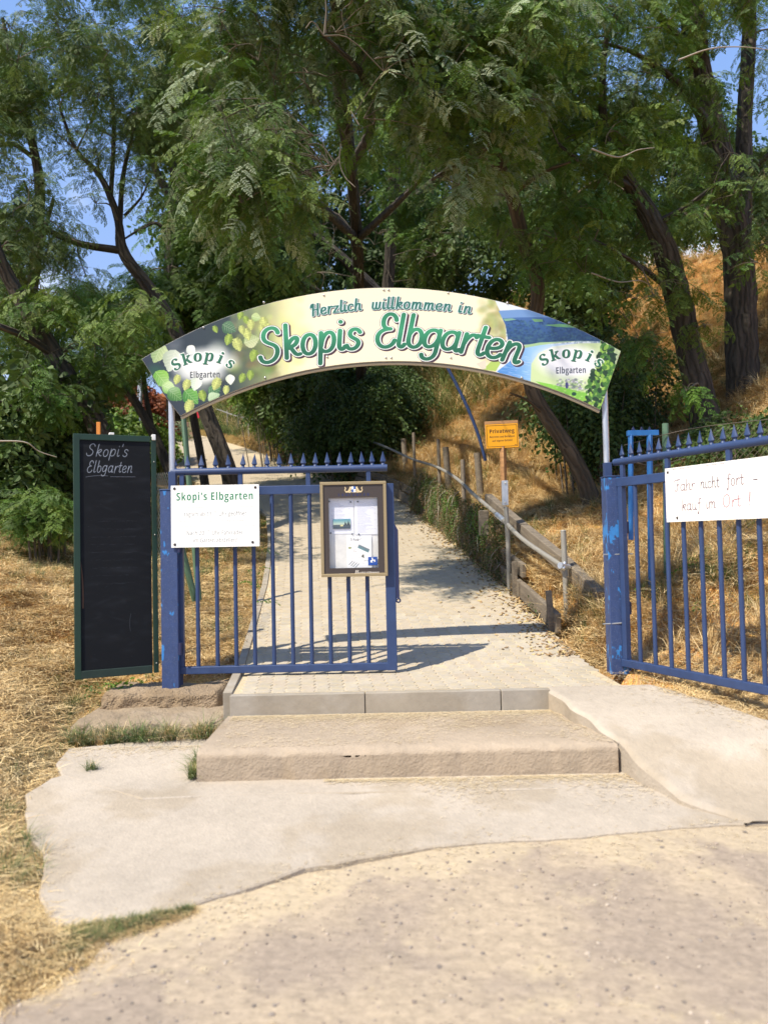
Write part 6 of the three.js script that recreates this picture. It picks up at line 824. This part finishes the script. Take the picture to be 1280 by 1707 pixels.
{
  // straw dust and husks drifted over the concrete
  const r = rng(55), T = new Tri(); for (let i = 0; i < 9; i++) { const p = V(gauss(r) * 0.012, 0.001 + 0.003 * r(), gauss(r) * 0.012), a = r() * 6.3, l = 0.002 + 0.006 * r(), d = V(Math.cos(a), 0.1 * (r() - 0.5), Math.sin(a)).multiplyScalar(l), s = V(-Math.sin(a), 0, Math.cos(a)).multiplyScalar(0.0012 + 0.001 * r()); T.tri(p.clone().sub(s), p.clone().add(s), p.clone().add(d)); T.tri(p.clone().sub(s), p.clone().add(d), p.clone().add(d).sub(s)); }
  const HUSK = T.build(), list = [], add = (x, D, y) => { const c = [[0.62, 0.5, 0.31], [0.7, 0.59, 0.4], [0.5, 0.39, 0.24]][Math.floor(r() * 3)], s = rr(0.45, 1.1, r); list.push([new THREE.Matrix4().compose(V(x, y + 0.001, -D), new THREE.Quaternion().setFromEuler(new THREE.Euler(0, r() * 6.3, 0)), V(s, s, s)), rgb(...c)]); };
  const band = (n, x0, x1, f) => { for (let i = 0; i < n; i++) { const x = rr(x0, x1, r), [D, y] = f(x); if (D !== null) add(x, D, y); } };
  const ex = () => -Math.log(1 - r() * 0.999);
  band(6500, -1.15, 1.25, (x) => { const D = 5.83 - ex() * 0.1 * (0.4 + 1.4 * vnoise(x * 2, 3, 6)); return D < 4.92 ? [null] : [D, 0.374]; });
  band(2600, -1.1, 1.4, (x) => { const D = rr(4.95, 5.8, r); return vnoise(x * 5, D * 8, 4) + 0.25 * r() > 0.55 && x < rampEdge(D) - 0.02 ? [D, 0.375] : [null]; });
  band(4200, -0.4, 1.75, (x) => { const D = 4.86 - ex() * 0.07 * (0.3 + 1.5 * vnoise(x * 2.3, 1, 9)) * sstep(x, -0.6, 0.6); return [D, slabTop(4.64) + (D - 4.64) * (D > 4.65 ? 0.045 : 0.107) + 0.004]; });
  band(2400, 1.2, 1.75, (x) => { const D = rr(4.3, 5.85, r), e = rampEdge(D); const q = e - ex() * 0.05; return Math.abs(x - q) < 0.1 && x < e - 0.01 && D > 4.9 ? [D, 0.375] : [null]; });
  band(17000, -3, 3.4, (x) => { const D = rr(2.5, 4.25, r); const e = distTo(APRON, x, D); if (inside(APRON, x, D)) return D < 4.4 && r() < 0.75 * Math.exp(-e / 0.05) * (0.3 + 0.9 * vnoise(x * 4, D * 4, 8)) ? [D, slabTop(D) + 0.001] : [null]; const q = 0.9 * Math.exp(-e / 0.13) * (0.3 + vnoise(x * 3, D * 3, 2)) + sstep(fbm(x * 3.4, D * 3.4, 54, 5), 0.55, 0.75) * 0.4; return r() < q ? [D, roadY(D) + 0.003] : [null]; });
  band(9000, 1.3, 3.2, (x) => { const D = rr(4.3, 6.4, r), b = pw([[4.1, 3.6], [4.6, 2.95], [5.2, 2.4], [5.93, 1.92], [6.4, 1.8]], D), q = Math.exp(-Math.max(0, b - x) / 0.16); return x < b + 0.1 && r() < q ? [D, rampY(D) + 0.006] : [null]; });
  band(5000, -1.4, 1.75, (x) => { const D = rr(5.95, 12, r), a = xl(D) + 0.05, b = xr(D); if (x < a || x > b) return [null]; return r() < 0.12 + 0.8 * Math.exp(-(b - x) / 0.16) ? [D, pathY(D) + 0.003] : [null]; });
  band(3500, -2.4, -1.25, (x) => { const D = 5.75 - ex() * 0.08; return D < 4.7 || !inside(APRON, x, D) ? [null] : [D, slabTop(4.64) + (D - 4.64) * 0.045 + 0.004]; });
  const fallen = [], LT = new Tri(); leafBlade(LT, V(-0.02, 0.004, 0), V(1, 0.05, 0).normalize(), V(0, 0, 1), 0.045, 0.03, 0.6); const LG = LT.build();
  for (let i = 0; i < 1500; i++) { const D = 7 + 10.5 * r() ** 1.3, x = xr(D) - ex() * 0.16; if (x < xl(D)) continue; const sc = rr(0.5, 1.2, r), c = [[0.3, 0.19, 0.09], [0.42, 0.3, 0.14], [0.2, 0.13, 0.07], [0.5, 0.38, 0.18]][Math.floor(r() * 4)]; fallen.push([new THREE.Matrix4().compose(V(x, pathY(D) + 0.004, -D), new THREE.Quaternion().setFromEuler(new THREE.Euler(gauss(r) * 0.3, r() * 6.3, gauss(r) * 0.3)), V(sc, sc, sc)), rgb(...c)]); }
  tag(instanced('fallen_leaves', LG, M.dry, fallen), 'dry brown leaves fallen along the right edge of the paved path', 'fallen leaves').userData.kind = 'stuff';
  tag(instanced('straw_litter', HUSK, M.dry, list), 'yellow straw dust and husks drifted over concrete, step and paving', 'litter').userData.kind = 'stuff';
}
scene.traverse((o) => { if (o.isMesh) o.castShadow = o.receiveShadow = true; });
renderer.render(scene, camera);
